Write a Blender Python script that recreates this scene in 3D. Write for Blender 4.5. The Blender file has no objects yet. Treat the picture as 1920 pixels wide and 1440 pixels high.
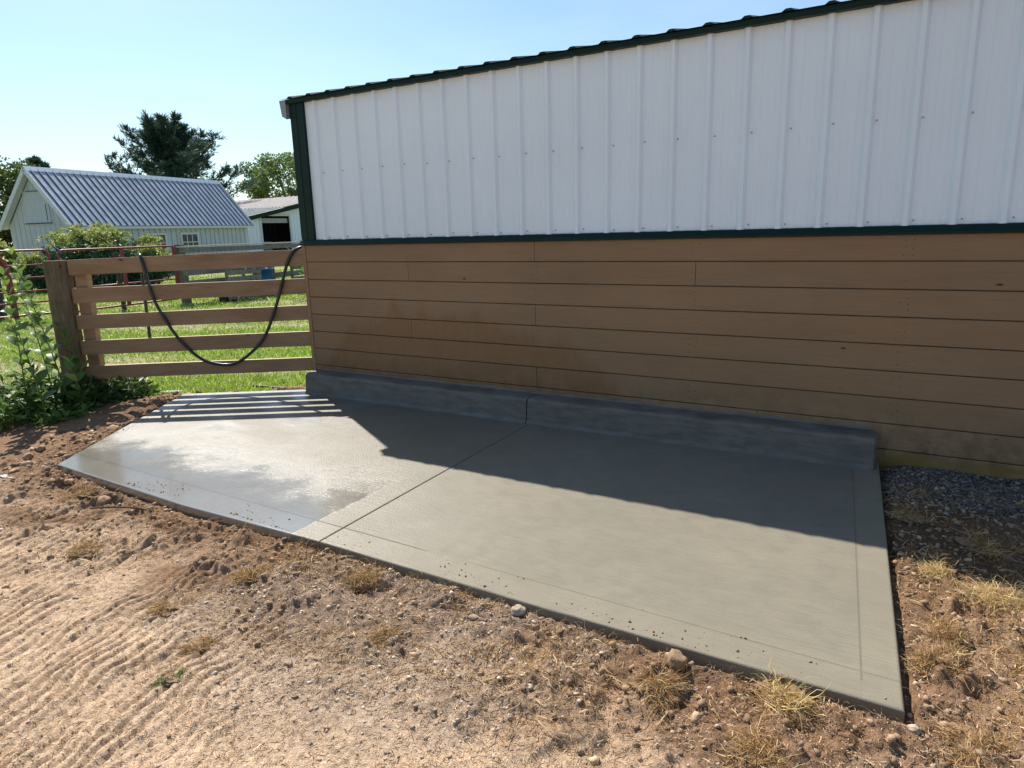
import bpy, bmesh, math, random
import numpy as np
from mathutils import Vector, Matrix
rng = np.random.default_rng(7)
random.seed(7)
S = bpy.context.scene
COL = S.collection
R = math.radians

# ------------------------------------------------------------------ camera
cd = bpy.data.cameras.new('camera')
cam = bpy.data.objects.new('camera', cd); COL.objects.link(cam)
cd.sensor_width = 36; cd.lens = 1274.24/1920*36; cd.clip_start = .05; cd.clip_end = 2000
M = np.array([[0.8603692784530937, 0.0891711759497147, -0.5018099302264233],
              [0.5089207291508556, -0.20371654283664442, 0.8363607245771689],
              [-0.027647714818123104, -0.9749605487169368, -0.22065251485289056]])  # columns: right, down, forward
CAM = np.array([4.945231897670694, -4.581222159528071, 1.4528281])
mw = Matrix.Identity(4)
for i in range(3):
    mw[i][0] = M[i, 0]; mw[i][1] = -M[i, 1]; mw[i][2] = -M[i, 2]; mw[i][3] = CAM[i]
cam.matrix_world = mw
S.camera = cam

# ------------------------------------------------------------------ world, sun, exposure
TO_SUN = Vector((-2.03, 1.22, 2.62)).normalized()
EL = math.asin(TO_SUN.z); AZ = math.atan2(TO_SUN.x, TO_SUN.y)
w = bpy.data.worlds.new('World'); S.world = w; w.use_nodes = True
wn = w.node_tree.nodes; wl = w.node_tree.links
bg = wn['Background']
sky = wn.new('ShaderNodeTexSky'); sky.sky_type = 'NISHITA'; sky.sun_disc = False
sky.sun_elevation = EL; sky.sun_rotation = AZ
sky.air_density = 1.0; sky.dust_density = .75; sky.ozone_density = 2.2
tcw = wn.new('ShaderNodeTexCoord'); mpw = wn.new('ShaderNodeMapping')
mpw.inputs['Scale'].default_value = (1.2, 1.2, 6.0); mpw.inputs['Rotation'].default_value = (0.25, 0.1, 0.4)
nzw = wn.new('ShaderNodeTexNoise'); nzw.inputs['Scale'].default_value = 1.4; nzw.inputs['Detail'].default_value = 7; nzw.inputs['Roughness'].default_value = .55
rpw = wn.new('ShaderNodeMapRange'); rpw.inputs['From Min'].default_value = .42; rpw.inputs['From Max'].default_value = .8; rpw.inputs['To Max'].default_value = .42
mxw = wn.new('ShaderNodeMixRGB'); mxw.inputs['Color2'].default_value = (6.6, 7.6, 8.4, 1)
wl.new(tcw.outputs['Generated'], mpw.inputs[0]); wl.new(mpw.outputs[0], nzw.inputs[0]); wl.new(nzw.outputs[0], rpw.inputs[0])
wl.new(rpw.outputs[0], mxw.inputs[0]); tnw = wn.new('ShaderNodeMixRGB'); tnw.blend_type = 'MULTIPLY'; tnw.inputs[0].default_value = 1; tnw.inputs[2].default_value = (.92, 1.05, 1.09, 1)
wl.new(sky.outputs[0], tnw.inputs[1]); wl.new(tnw.outputs[0], mxw.inputs[1]); wl.new(mxw.outputs[0], bg.inputs[0])
bg.inputs[1].default_value = .080
sl = bpy.data.lights.new('sun', 'SUN'); sl.energy = 4.9; sl.angle = R(.55); sl.color = (1, .93, .83)
so = bpy.data.objects.new('sun', sl); COL.objects.link(so); so.rotation_mode = 'QUATERNION'
so.rotation_quaternion = TO_SUN.to_track_quat('Z', 'Y'); so.location = (-20, 12, 26)
S.view_settings.view_transform = 'Standard'; S.view_settings.look = 'None'; S.view_settings.gamma = 1
S.view_settings.exposure = .80
S.render.engine = 'CYCLES'
S.cycles.max_bounces = 8

# ------------------------------------------------------------------ helpers: noise
def _h(ix, iy, s):
    n = (ix*374761393 + iy*668265263 + s*974711) & 0xffffffff
    n = ((n ^ (n >> 13))*1274126177) & 0xffffffff
    return ((n ^ (n >> 16)) & 0xffff)/65535.0
def vn(x, y, s=0):
    x = np.asarray(x, float); y = np.asarray(y, float)
    ix = np.floor(x).astype(np.int64); iy = np.floor(y).astype(np.int64)
    fx = x-ix; fy = y-iy; fx = fx*fx*(3-2*fx); fy = fy*fy*(3-2*fy)
    a = _h(ix, iy, s); b = _h(ix+1, iy, s); c = _h(ix, iy+1, s); d = _h(ix+1, iy+1, s)
    return (a*(1-fx)+b*fx)*(1-fy)+(c*(1-fx)+d*fx)*fy
def fbm(x, y, o=4, s=0):
    t = 0; a = .5; f = 1.0; n = 0
    for k in range(o):
        t = t+a*vn(x*f+17.3*k, y*f-9.1*k, s+k); n += a; a *= .55; f *= 2.03
    return t/n
def sst(a, b, x):
    t = np.clip((x-a)/(b-a), 0, 1); return t*t*(3-2*t)

# ------------------------------------------------------------------ helpers: meshes
class MB:
    def __init__(s): s.v = []; s.f = []; s.m = []
    def add(s, vs, fs, m=0):
        o = len(s.v); s.v += [tuple(map(float, p)) for p in vs]
        for f in fs: s.f.append([o+i for i in f]); s.m.append(m)
    def box(s, a, b, m=0):
        x0, y0, z0 = a; x1, y1, z1 = b
        s.add([(x0,y0,z0),(x1,y0,z0),(x1,y1,z0),(x0,y1,z0),(x0,y0,z1),(x1,y0,z1),(x1,y1,z1),(x0,y1,z1)],
              [(0,3,2,1),(4,5,6,7),(0,1,5,4),(1,2,6,5),(2,3,7,6),(3,0,4,7)], m)
    def obox(s, p, q, right, up, m=0):
        """box from p to q with cross half-vectors right and up"""
        p, q, r, u = map(lambda k: np.array(k, float), (p, q, right, up))
        vs = [p-r-u, p+r-u, p+r+u, p-r+u, q-r-u, q+r-u, q+r+u, q-r+u]
        s.add(vs, [(0,1,2,3),(4,7,6,5),(0,4,5,1),(1,5,6,2),(2,6,7,3),(3,7,4,0)], m)
    def prism(s, prof, p, d, ax, ay, m=0):
        """profile points (a,b) in axes ax, ay, swept from p by d"""
        p, d, ax, ay = map(lambda k: np.array(k, float), (p, d, ax, ay))
        n = len(prof); vs = [p+a*ax+b*ay for a, b in prof]+[p+d+a*ax+b*ay for a, b in prof]
        fs = [(i, (i+1) % n, n+(i+1) % n, n+i) for i in range(n)]+[tuple(range(n-1, -1, -1)), tuple(range(n, 2*n))]
        s.add(vs, fs, m)
    def tube(s, pts, r, n=8, m=0, caps=True):
        pts = [np.array(p, float) for p in pts]; k = len(pts)
        rr = r if hasattr(r, '__len__') else [r]*k
        o = len(s.v); up = np.array([0, 0, 1.])
        t = pts[1]-pts[0]; t /= np.linalg.norm(t)
        a = np.cross(t, up if abs(t[2]) < .9 else [1, 0, 0]); a /= np.linalg.norm(a)
        for i, p in enumerate(pts):
            t = pts[min(i+1, k-1)]-pts[max(i-1, 0)]; t = t/(np.linalg.norm(t)+1e-12)
            a = a-t*(a@t); a /= np.linalg.norm(a)+1e-12; b = np.cross(t, a)
            for j in range(n):
                th = 2*math.pi*j/n; s.v.append(tuple(p+rr[i]*(a*math.cos(th)+b*math.sin(th))))
        for i in range(k-1):
            for j in range(n):
                s.f.append([o+i*n+j, o+i*n+(j+1) % n, o+(i+1)*n+(j+1) % n, o+(i+1)*n+j]); s.m.append(m)
        if caps:
            s.f.append([o+j for j in range(n-1, -1, -1)]); s.m.append(m)
            s.f.append([o+(k-1)*n+j for j in range(n)]); s.m.append(m)
    def disc(s, c, nrm, r, n=8, m=0, th=.004):
        c = np.array(c, float); nrm = np.array(nrm, float)
        s.tube([c-nrm*.001, c+nrm*th], [r, r*.8], n, m)

def ptag(o, label=None, cat=None, group=None, kind=None):
    for k, v in (('label', label), ('category', cat), ('group', group), ('kind', kind)):
        if v: o[k] = v
    return o
def wloc(p):
    v = Vector((0, 0, 0))
    while p is not None: v = v+p.location; p = p.parent
    return v
def link(name, me, mats, parent=None):
    o = bpy.data.objects.new(name, me); COL.objects.link(o)
    for m in (mats if isinstance(mats, (list, tuple)) else [mats]): me.materials.append(m)
    if parent is not None: o.parent = parent
    return o
def build(name, mb, mats, parent=None, world=True, smooth=False, bevel=0, at=None):
    """one mesh object; coordinates are world ones unless world=False"""
    off = Vector((0, 0, 0))
    if world and parent is not None: off = wloc(parent)
    if at is not None: off = off+Vector(at)
    me = bpy.data.meshes.new(name)
    me.from_pydata([(x-off.x, y-off.y, z-off.z) for x, y, z in mb.v], [], mb.f); 
    me.polygons.foreach_set('material_index', mb.m)
    o = link(name, me, mats, parent)
    if at is not None: o.location = at
    bm = bmesh.new(); bm.from_mesh(me); bmesh.ops.recalc_face_normals(bm, faces=bm.faces)
    bm.to_mesh(me); bm.free()
    if smooth: me.polygons.foreach_set('use_smooth', [True]*len(me.polygons))
    if bevel:
        b = o.modifiers.new('bevel', 'BEVEL'); b.width = bevel; b.segments = 2; b.limit_method = 'ANGLE'; b.angle_limit = R(40)
    me.update(); return o
def thing(name, label, cat, loc=(0, 0, 0), rz=0, group=None):
    o = bpy.data.objects.new(name, None); COL.objects.link(o); o.empty_display_size = .2
    o.location = loc; o.rotation_euler = (0, 0, rz)
    return ptag(o, label, cat, group)
def npmesh(name, V, F, mats, parent=None, smooth=False, attr=None, fattr=None):
    """V (n,3), F (m,k) arrays"""
    me = bpy.data.meshes.new(name); n = len(V); m, k = F.shape
    me.vertices.add(n); me.vertices.foreach_set('co', np.ascontiguousarray(V, dtype=np.float32).ravel())
    me.loops.add(m*k); me.loops.foreach_set('vertex_index', np.ascontiguousarray(F, dtype=np.int32).ravel())
    me.polygons.add(m); me.polygons.foreach_set('loop_start', np.arange(0, m*k, k, dtype=np.int32))
    if smooth: me.polygons.foreach_set('use_smooth', np.ones(m, dtype=bool))
    me.update(calc_edges=True)
    if attr is not None:
        a = me.attributes.new('tone', 'FLOAT_COLOR', 'POINT')
        c = np.ones((n, 4), np.float32); c[:, :3] = attr; a.data.foreach_set('color', c.ravel())
    if fattr is not None:
        a = me.attributes.new('vary', 'FLOAT', 'FACE'); a.data.foreach_set('value', np.ascontiguousarray(fattr, dtype=np.float32))
    return link(name, me, mats, parent)
def unit(a): return a/(np.linalg.norm(a, axis=-1, keepdims=True)+1e-9)
def leaves(name, C, D, L, W, mats, parent=None, off=None, vary=None, fold=0.0, nrm=None):
    """diamond leaves: base C, direction D, length L, width W"""
    n = len(C); D = unit(D); rnd = rng.normal(size=(n, 3)) if nrm is None else nrm
    sd = unit(np.cross(D, rnd)); up = np.cross(sd, D)
    L = np.broadcast_to(np.asarray(L, float), (n,))[:, None]; W = np.broadcast_to(np.asarray(W, float), (n,))[:, None]
    mid = C+D*L*.45
    V = np.stack([C, mid+sd*W*.5+up*W*fold, C+D*L, mid-sd*W*.5+up*W*fold], 1).reshape(-1, 3)
    if off is not None: V = V-np.array(off)
    F = np.arange(4*n).reshape(n, 4)
    if fold:
        F = np.concatenate([F[:, [0, 1, 2]], F[:, [0, 2, 3]]], 0)
        vary = None if vary is None else np.concatenate([vary, vary])
    if vary is None: vary = rng.random(len(F))
    return npmesh(name, V, F, mats, parent, fattr=vary)
def blades(name, B, D, L, W, mats, parent=None, off=None, bend=.4, vary=None):
    """bent three-point grass blades: base B, direction D, length L, width W"""
    n = len(B); D = unit(D); sd = unit(np.cross(D, rng.normal(size=(n, 3))))
    L = np.broadcast_to(np.asarray(L, float), (n,))[:, None]; W = np.broadcast_to(np.asarray(W, float), (n,))[:, None]
    lean = unit(rng.normal(size=(n, 3))*[1, 1, .1]+D*[1, 1, 0]*1.5)
    m = B+D*L*.55; t = B+D*L*.85+lean*L*bend*rng.random((n, 1))
    V = np.stack([B-sd*W*.5, B+sd*W*.5, m+sd*W*.42, m-sd*W*.42, t], 1).reshape(-1, 3)
    if off is not None: V = V-np.array(off)
    i = np.arange(n)[:, None]*5
    F = np.concatenate([i+np.array([[0, 1, 2]]), i+np.array([[0, 2, 3]]), i+np.array([[3, 2, 4]])], 0)
    if vary is None: vary = rng.random(n)
    return npmesh(name, V, F, mats, parent, fattr=np.concatenate([vary]*3))
def strands(name, B, D, L, W, mats, parent=None, curl=.8, up=0.0, floor=None, vary=None):
    """curly fibres of five segments that sag towards the ground"""
    n = len(B); D = unit(D); k = 5; L = np.broadcast_to(np.asarray(L, float), (n,)); W = np.broadcast_to(np.asarray(W, float), (n,))
    P_ = [B]; d = D; ax = unit(rng.normal(size=(n, 3))); 
    for i in range(k):
        d = unit(d+np.cross(ax, d)*curl*rng.random((n, 1))+rng.normal(size=(n, 3))*curl*.35+np.array([0, 0, -.28])); q_ = P_[-1]+d*(L/k)[:, None]
        if floor is not None: q_[:, 2] = np.maximum(q_[:, 2], floor+W)
        P_.append(q_)
    V = []; sd = unit(np.cross(D, rng.normal(size=(n, 3))))
    for i, p in enumerate(P_):
        w_ = W*(1-.75*(i/k)**2)*.5; V += [p-sd*w_[:, None], p+sd*w_[:, None]]
    V = np.stack(V, 1).reshape(-1, 3); o = np.arange(n)[:, None]*(2*(k+1))
    F = np.concatenate([o+np.array([[2*i, 2*i+1, 2*i+3, 2*i+2]]) for i in range(k)], 0)
    if vary is None: vary = rng.random(n)
    return npmesh(name, V, F, mats, parent, fattr=np.concatenate([vary]*k))
def ico(sub, seed, rough=.25, freq=1.6):
    bm = bmesh.new(); bmesh.ops.create_icosphere(bm, subdivisions=sub, radius=1)
    V = np.array([v.co[:] for v in bm.verts]); F = np.array([[v.index for v in f.verts] for f in bm.faces]); bm.free()
    r = 1+rough*2*(fbm(V[:, 0]*freq+seed*7.1+5*V[:, 2], V[:, 1]*freq-seed*3.3+3*V[:, 2], 3, seed)-.5)
    V = V*r[:, None]; q_ = np.random.default_rng(seed+500)
    return V*(1+(q_.random((len(V), 1))-.5)*(.8 if sub < 3 else .04)), F
def scatter(name, temps, P, sc, mats, parent=None, flat=.7, vary=None):
    """many stones or clods merged: temps list of (V,F), P (n,3), sc (n,)"""
    n = len(P); Vs = []; Fs = []; fa = []; o = 0
    pick = rng.integers(0, len(temps), n)
    for k, (TV, TF) in enumerate(temps):
        idx = np.nonzero(pick == k)[0]
        if not len(idx): continue
        a = rng.random(len(idx))*2*np.pi; ca, sa = np.cos(a), np.sin(a)
        ax = .7+.6*rng.random((len(idx), 3)); ax[:, 2] *= flat
        X = TV[None]*ax[:, None, :]*sc[idx][:, None, None]
        t = (rng.random(len(idx))-.5)*.9; ct, st = np.cos(t), np.sin(t)
        Y = X.copy(); Y[..., 1] = X[..., 1]*ct[:, None]-X[..., 2]*st[:, None]; Y[..., 2] = X[..., 1]*st[:, None]+X[..., 2]*ct[:, None]
        Z = Y.copy(); Z[..., 0] = Y[..., 0]*ca[:, None]-Y[..., 1]*sa[:, None]; Z[..., 1] = Y[..., 0]*sa[:, None]+Y[..., 1]*ca[:, None]
        Z += P[idx][:, None, :]
        Vs.append(Z.reshape(-1, 3)); Fs.append((TF[None]+(np.arange(len(idx))*len(TV))[:, None, None]+o).reshape(-1, TF.shape[1]))
        vv = rng.random(len(idx)) if vary is None else vary[idx]
        fa.append(np.repeat(vv, len(TF))); o += len(idx)*len(TV)
    return npmesh(name, np.concatenate(Vs), np.concatenate(Fs), mats, parent, fattr=np.concatenate(fa))

# ------------------------------------------------------------------ helpers: materials
class Mat:
    def __init__(s, name, rough=.7, metal=0, spec=.5, color=(.5, .5, .5)):
        s.m = bpy.data.materials.new(name); s.m.use_nodes = True
        s.t = s.m.node_tree; s.b = s.t.nodes['Principled BSDF']
        s.b.inputs['Roughness'].default_value = rough; s.b.inputs['Metallic'].default_value = metal
        s.b.inputs['Specular IOR Level'].default_value = spec; s.b.inputs['Base Color'].default_value = (*color, 1)
        s.tc = s.t.nodes.new('ShaderNodeTexCoord')
    def n(s, typ, **kw):
        nd = s.t.nodes.new('ShaderNode'+typ)
        for k, v in kw.items():
            if hasattr(nd, k) and k not in nd.inputs: setattr(nd, k, v)
            else: nd.inputs[k].default_value = v
        return nd
    def l(s, a, b): s.t.links.new(a, b)
    def val(s, v):
        return v
    def math(s, op, a, b=0.0, clamp=False):
        nd = s.t.nodes.new('ShaderNodeMath'); nd.operation = op; nd.use_clamp = clamp
        for i, x in enumerate((a, b)):
            if isinstance(x, (int, float)): nd.inputs[i].default_value = x
            else: s.l(x, nd.inputs[i])
        return nd.outputs[0]
    def mp(s, scale=(1, 1, 1), rot=(0, 0, 0), loc=(0, 0, 0)):
        nd = s.t.nodes.new('ShaderNodeMapping'); nd.inputs['Scale'].default_value = scale
        nd.inputs['Rotation'].default_value = rot; nd.inputs['Location'].default_value = loc
        s.l(s.tc.outputs['Object'], nd.inputs[0]); return nd.outputs[0]
    def noise(s, scale, detail=4, rough=.55, vec=None, dist=0):
        nd = s.t.nodes.new('ShaderNodeTexNoise'); nd.inputs['Scale'].default_value = scale
        nd.inputs['Detail'].default_value = detail; nd.inputs['Roughness'].default_value = rough; nd.inputs['Distortion'].default_value = dist
        s.l(vec if vec is not None else s.tc.outputs['Object'], nd.inputs[0]); return nd.outputs[0]
    def vor(s, scale, vec=None, out='Distance', feat='F1'):
        nd = s.t.nodes.new('ShaderNodeTexVoronoi'); nd.feature = feat; nd.inputs['Scale'].default_value = scale
        s.l(vec if vec is not None else s.tc.outputs['Object'], nd.inputs[0]); return nd.outputs[out]
    def rng(s, x, a, b, c=0.0, d=1.0, smooth=False):
        nd = s.t.nodes.new('ShaderNodeMapRange')
        if smooth: nd.interpolation_type = 'SMOOTHSTEP'
        for i, v in enumerate((a, b, c, d)): nd.inputs[i+1].default_value = v
        s.l(x, nd.inputs[0]); return nd.outputs[0]
    def mix(s, f, a, b, mode='MIX'):
        nd = s.t.nodes.new('ShaderNodeMixRGB'); nd.blend_type = mode
        for i, x in enumerate((f, a, b)):
            if isinstance(x, (int, float)): nd.inputs[i].default_value = x
            elif isinstance(x, tuple): nd.inputs[i].default_value = (*x, 1) if len(x) == 3 else x
            else: s.l(x, nd.inputs[i])
        return nd.outputs[0]
    def xyz(s):
        nd = s.t.nodes.new('ShaderNodeSeparateXYZ'); s.l(s.tc.outputs['Object'], nd.inputs[0]); return nd.outputs
    def col(s, x): s.l(x, s.b.inputs['Base Color'])
    def rough(s, x): s.l(x, s.b.inputs['Roughness'])
    def bump(s, h, strength=.5, dist=.01, prev=None):
        nd = s.t.nodes.new('ShaderNodeBump'); nd.inputs['Strength'].default_value = strength; nd.inputs['Distance'].default_value = dist
        s.l(h, nd.inputs['Height'])
        if prev is not None: s.l(prev, nd.inputs['Normal'])
        s.l(nd.outputs[0], s.b.inputs['Normal']); return nd.outputs[0]
    def attr(s, name, out='Color'):
        nd = s.t.nodes.new('ShaderNodeAttribute'); nd.attribute_name = name; return nd.outputs[out]
def sc3(c, k): return tuple(x*k for x in c)

def simple(name, c, rough=.6, metal=0, var=.15, scale=6, bump=.15, bscale=60, spec=.5):
    m = Mat(name, rough, metal, spec)
    m.col(m.mix(m.noise(scale, 5), sc3(c, 1-var), sc3(c, 1+var)))
    m.rough(m.rng(m.noise(scale*3, 4), .3, .7, rough-.08, min(1, rough+.08)))
    if bump: m.bump(m.noise(bscale, 4), bump, .004)
    return m.m
def leafmat(name, c1, c2, trans=.35, rough=.5, c3=None):
    m = Mat(name, rough, 0, .3)
    v = m.attr('vary', 'Fac'); c = m.mix(v, c1, c2)
    if c3: c = m.mix(m.rng(v, .82, .9), c, c3)
    m.col(c)
    tr = m.t.nodes.new('ShaderNodeBsdfTranslucent'); m.l(m.mix(.5, c, c), tr.inputs[0])
    ms = m.t.nodes.new('ShaderNodeMixShader'); ms.inputs[0].default_value = trans
    m.l(m.b.outputs[0], ms.inputs[1]); m.l(tr.outputs[0], ms.inputs[2])
    m.l(ms.outputs[0], m.t.nodes['Material Output'].inputs[0]); return m.m

# white painted steel siding
def metal_white(name, c=(.73, .81, .875), rough=.42):
    m = Mat(name, rough, 0, .5)
    st = m.noise(9, 4, .6, m.mp((6, 6, .25)))
    n = m.noise(1.1, 4)
    c0 = m.mix(m.rng(n, .3, .7), sc3(c, .95), sc3(c, 1.03))
    c0 = m.mix(m.rng(st, .55, .8, 0, .16), c0, sc3(c, .72))
    m.col(c0); m.rough(m.rng(n, .3, .7, rough-.06, rough+.1))
    m.bump(m.noise(420, 2), .18, .0008, m.bump(m.noise(2.3, 3, .5, m.mp((1, 1, .5))), .5, .02)); return m.m
M_white = metal_white('white_steel')
M_green = simple('dark_green_steel', (.003, .018, .013), .5, 0, .12, 3, .05, 200, .2)
M_screw = simple('painted_screw', (.36, .38, .40), .5, .3, .1)
M_soffit = simple('pale_grey_trim', (.24, .26, .27), .5)

def brown_wood():
    m = Mat('brown_stained_boards', .75, 0, .25)
    x, y, z = m.xyz()
    base = m.mix(m.rng(m.noise(1.3, 5, .6, m.mp((.5, 1, 2.2))), .3, .72), (.240, .148, .080), (.310, .200, .115))
    brd = m.attr('vary', 'Fac'); base = m.mix(m.rng(brd, 0, 1, 0, .45), base, (.34, .195, .095))
    gr = m.noise(3.2, 6, .65, m.mp((1.2, 1, 42)), .5)
    base = m.mix(m.rng(gr, .5, .75, 0, .42), base, (.150, .085, .045))
    base = m.mix(m.rng(m.noise(1.1, 4, .6, m.mp((1, 1, .8), (0, 0, 0), (5, 0, 0))), .45, .7, 0, .35), base, (.21, .145, .09))
    # wet splash from hosing: low area left of centre, ragged upper edge
    e = m.math('MULTIPLY', m.math('SUBTRACT', x, 1.65), .50)
    e = m.math('MULTIPLY', e, e)
    edge = m.math('SUBTRACT', .86, e)
    edge = m.math('ADD', edge, m.math('MULTIPLY', m.math('SUBTRACT', m.noise(2.4, 5, .6, m.mp((1.3, 1, .25))), .5), .75))
    wet = m.rng(m.math('SUBTRACT', edge, z), -.05, .10, 0, 1, True)
    drip = m.rng(m.noise(9, 5, .7, m.mp((2.2, 1, .35))), .35, .65, .6, 1)
    wet = m.math('MULTIPLY', wet, drip)
    base = m.mix(m.math('MULTIPLY', wet, .68), base, (.215, .100, .036))
    # paler dried runs low on the wall
    runs = m.math('MULTIPLY', m.rng(m.noise(16, 4, .7, m.mp((2.5, 1, .3))), .58, .75), m.rng(z, .75, .3, 0, .4))
    base = m.mix(runs, base, (.20, .15, .11))
    # knots and chips
    kv = m.vor(3.6, m.mp((.75, 1, 1.9)))
    base = m.mix(m.rng(kv, .03, .06, .85, 0), base, (.03, .016, .010))
    ch = m.math('MULTIPLY', m.rng(m.vor(13, m.mp((.6, 1, 1.6), (0, 0, 0), (3, 0, 1))), .045, .08, .8, 0), m.rng(z, .75, .1, 0.1, 1))
    base = m.mix(ch, base, (.035, .02, .012))
    sp = m.math('MULTIPLY', m.rng(m.vor(17, m.mp((1, 1, 1), (0, 0, 0), (9, 0, 4))), .03, .05, .8, 0), m.rng(m.noise(2, 2), .52, .62))
    base = m.mix(sp, base, (.36, .33, .29))
    # mud splash and moss at the foot beyond the kerb
    mud = m.math('MULTIPLY', m.rng(z, .42, .12, 0, 1), m.rng(m.noise(9, 6, .7), .40, .60))
    base = m.mix(m.math('MULTIPLY', mud, .55), base, (.085, .055, .025))
    moss = m.math('MULTIPLY', m.math('MULTIPLY', m.rng(m.math('ADD', z, m.math('MULTIPLY', m.noise(3.1, 4), .10)), .125, .09), m.rng(x, 4.75, 4.9)), m.rng(m.noise(5, 5, .6, m.mp((.6, 1, 5))), .36, .60, .1, .9))
    base = m.mix(moss, base, (.20, .13, .022))
    m.col(base); m.rough(m.rng(wet, 0, 1, .72, .36))
    m.bump(gr, .35, .003, m.bump(m.noise(140, 3), .25, .0015)); return m.m
M_wood = brown_wood()
def fence_wood():
    m = Mat('brown_fence_boards', .78, 0, .25)
    v = m.attr('vary', 'Fac')
    base = m.mix(m.rng(m.noise(2.5, 5, .6, m.mp((1, 1, 5))), .3, .7), (.245, .148, .080), (.345, .225, .130))
    base = m.mix(m.rng(m.vor(2.3, m.mp((1, 1, 2.2))), .03, .07, .9, 0), base, (.05, .025, .014))
    gr = m.noise(5, 6, .65, m.mp((1, 1, 30)), .6)
    base = m.mix(m.rng(gr, .5, .8, 0, .4), base, (.08, .045, .026)); m.col(base)
    m.bump(gr, .4, .004); return m.m
M_fence = fence_wood()
M_topedge = simple('painted_sunlit_top_edge', (.46, .36, .24), .8, 0, .2, 12)  # sunlight on the board tops is put into this paler colour
def old_post(name, a, b, moss=(.06, .055, .025)):
    m = Mat(name, .9, 0, .15)
    gr = m.noise(3, 7, .7, m.mp((14, 14, 1.1)), .8)
    base = m.mix(m.rng(gr, .3, .7), a, b)
    base = m.mix(m.rng(m.noise(3.5, 5), .5, .68, 0, .75), base, moss)
    base = m.mix(m.rng(m.vor(5, m.mp((2, 2, 1))), .04, .1, .9, 0), base, sc3(a, .25))
    m.col(base); m.bump(gr, .8, .012); return m.m
M_post = old_post('weathered_post', (.10, .072, .045), (.24, .18, .12), (.085, .08, .04))
M_grey = old_post('grey_weathered_boards', (.10, .095, .085), (.27, .255, .235), (.13, .14, .11))
M_greenpost = old_post('treated_green_post', (.085, .10, .07), (.17, .19, .14))

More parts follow.
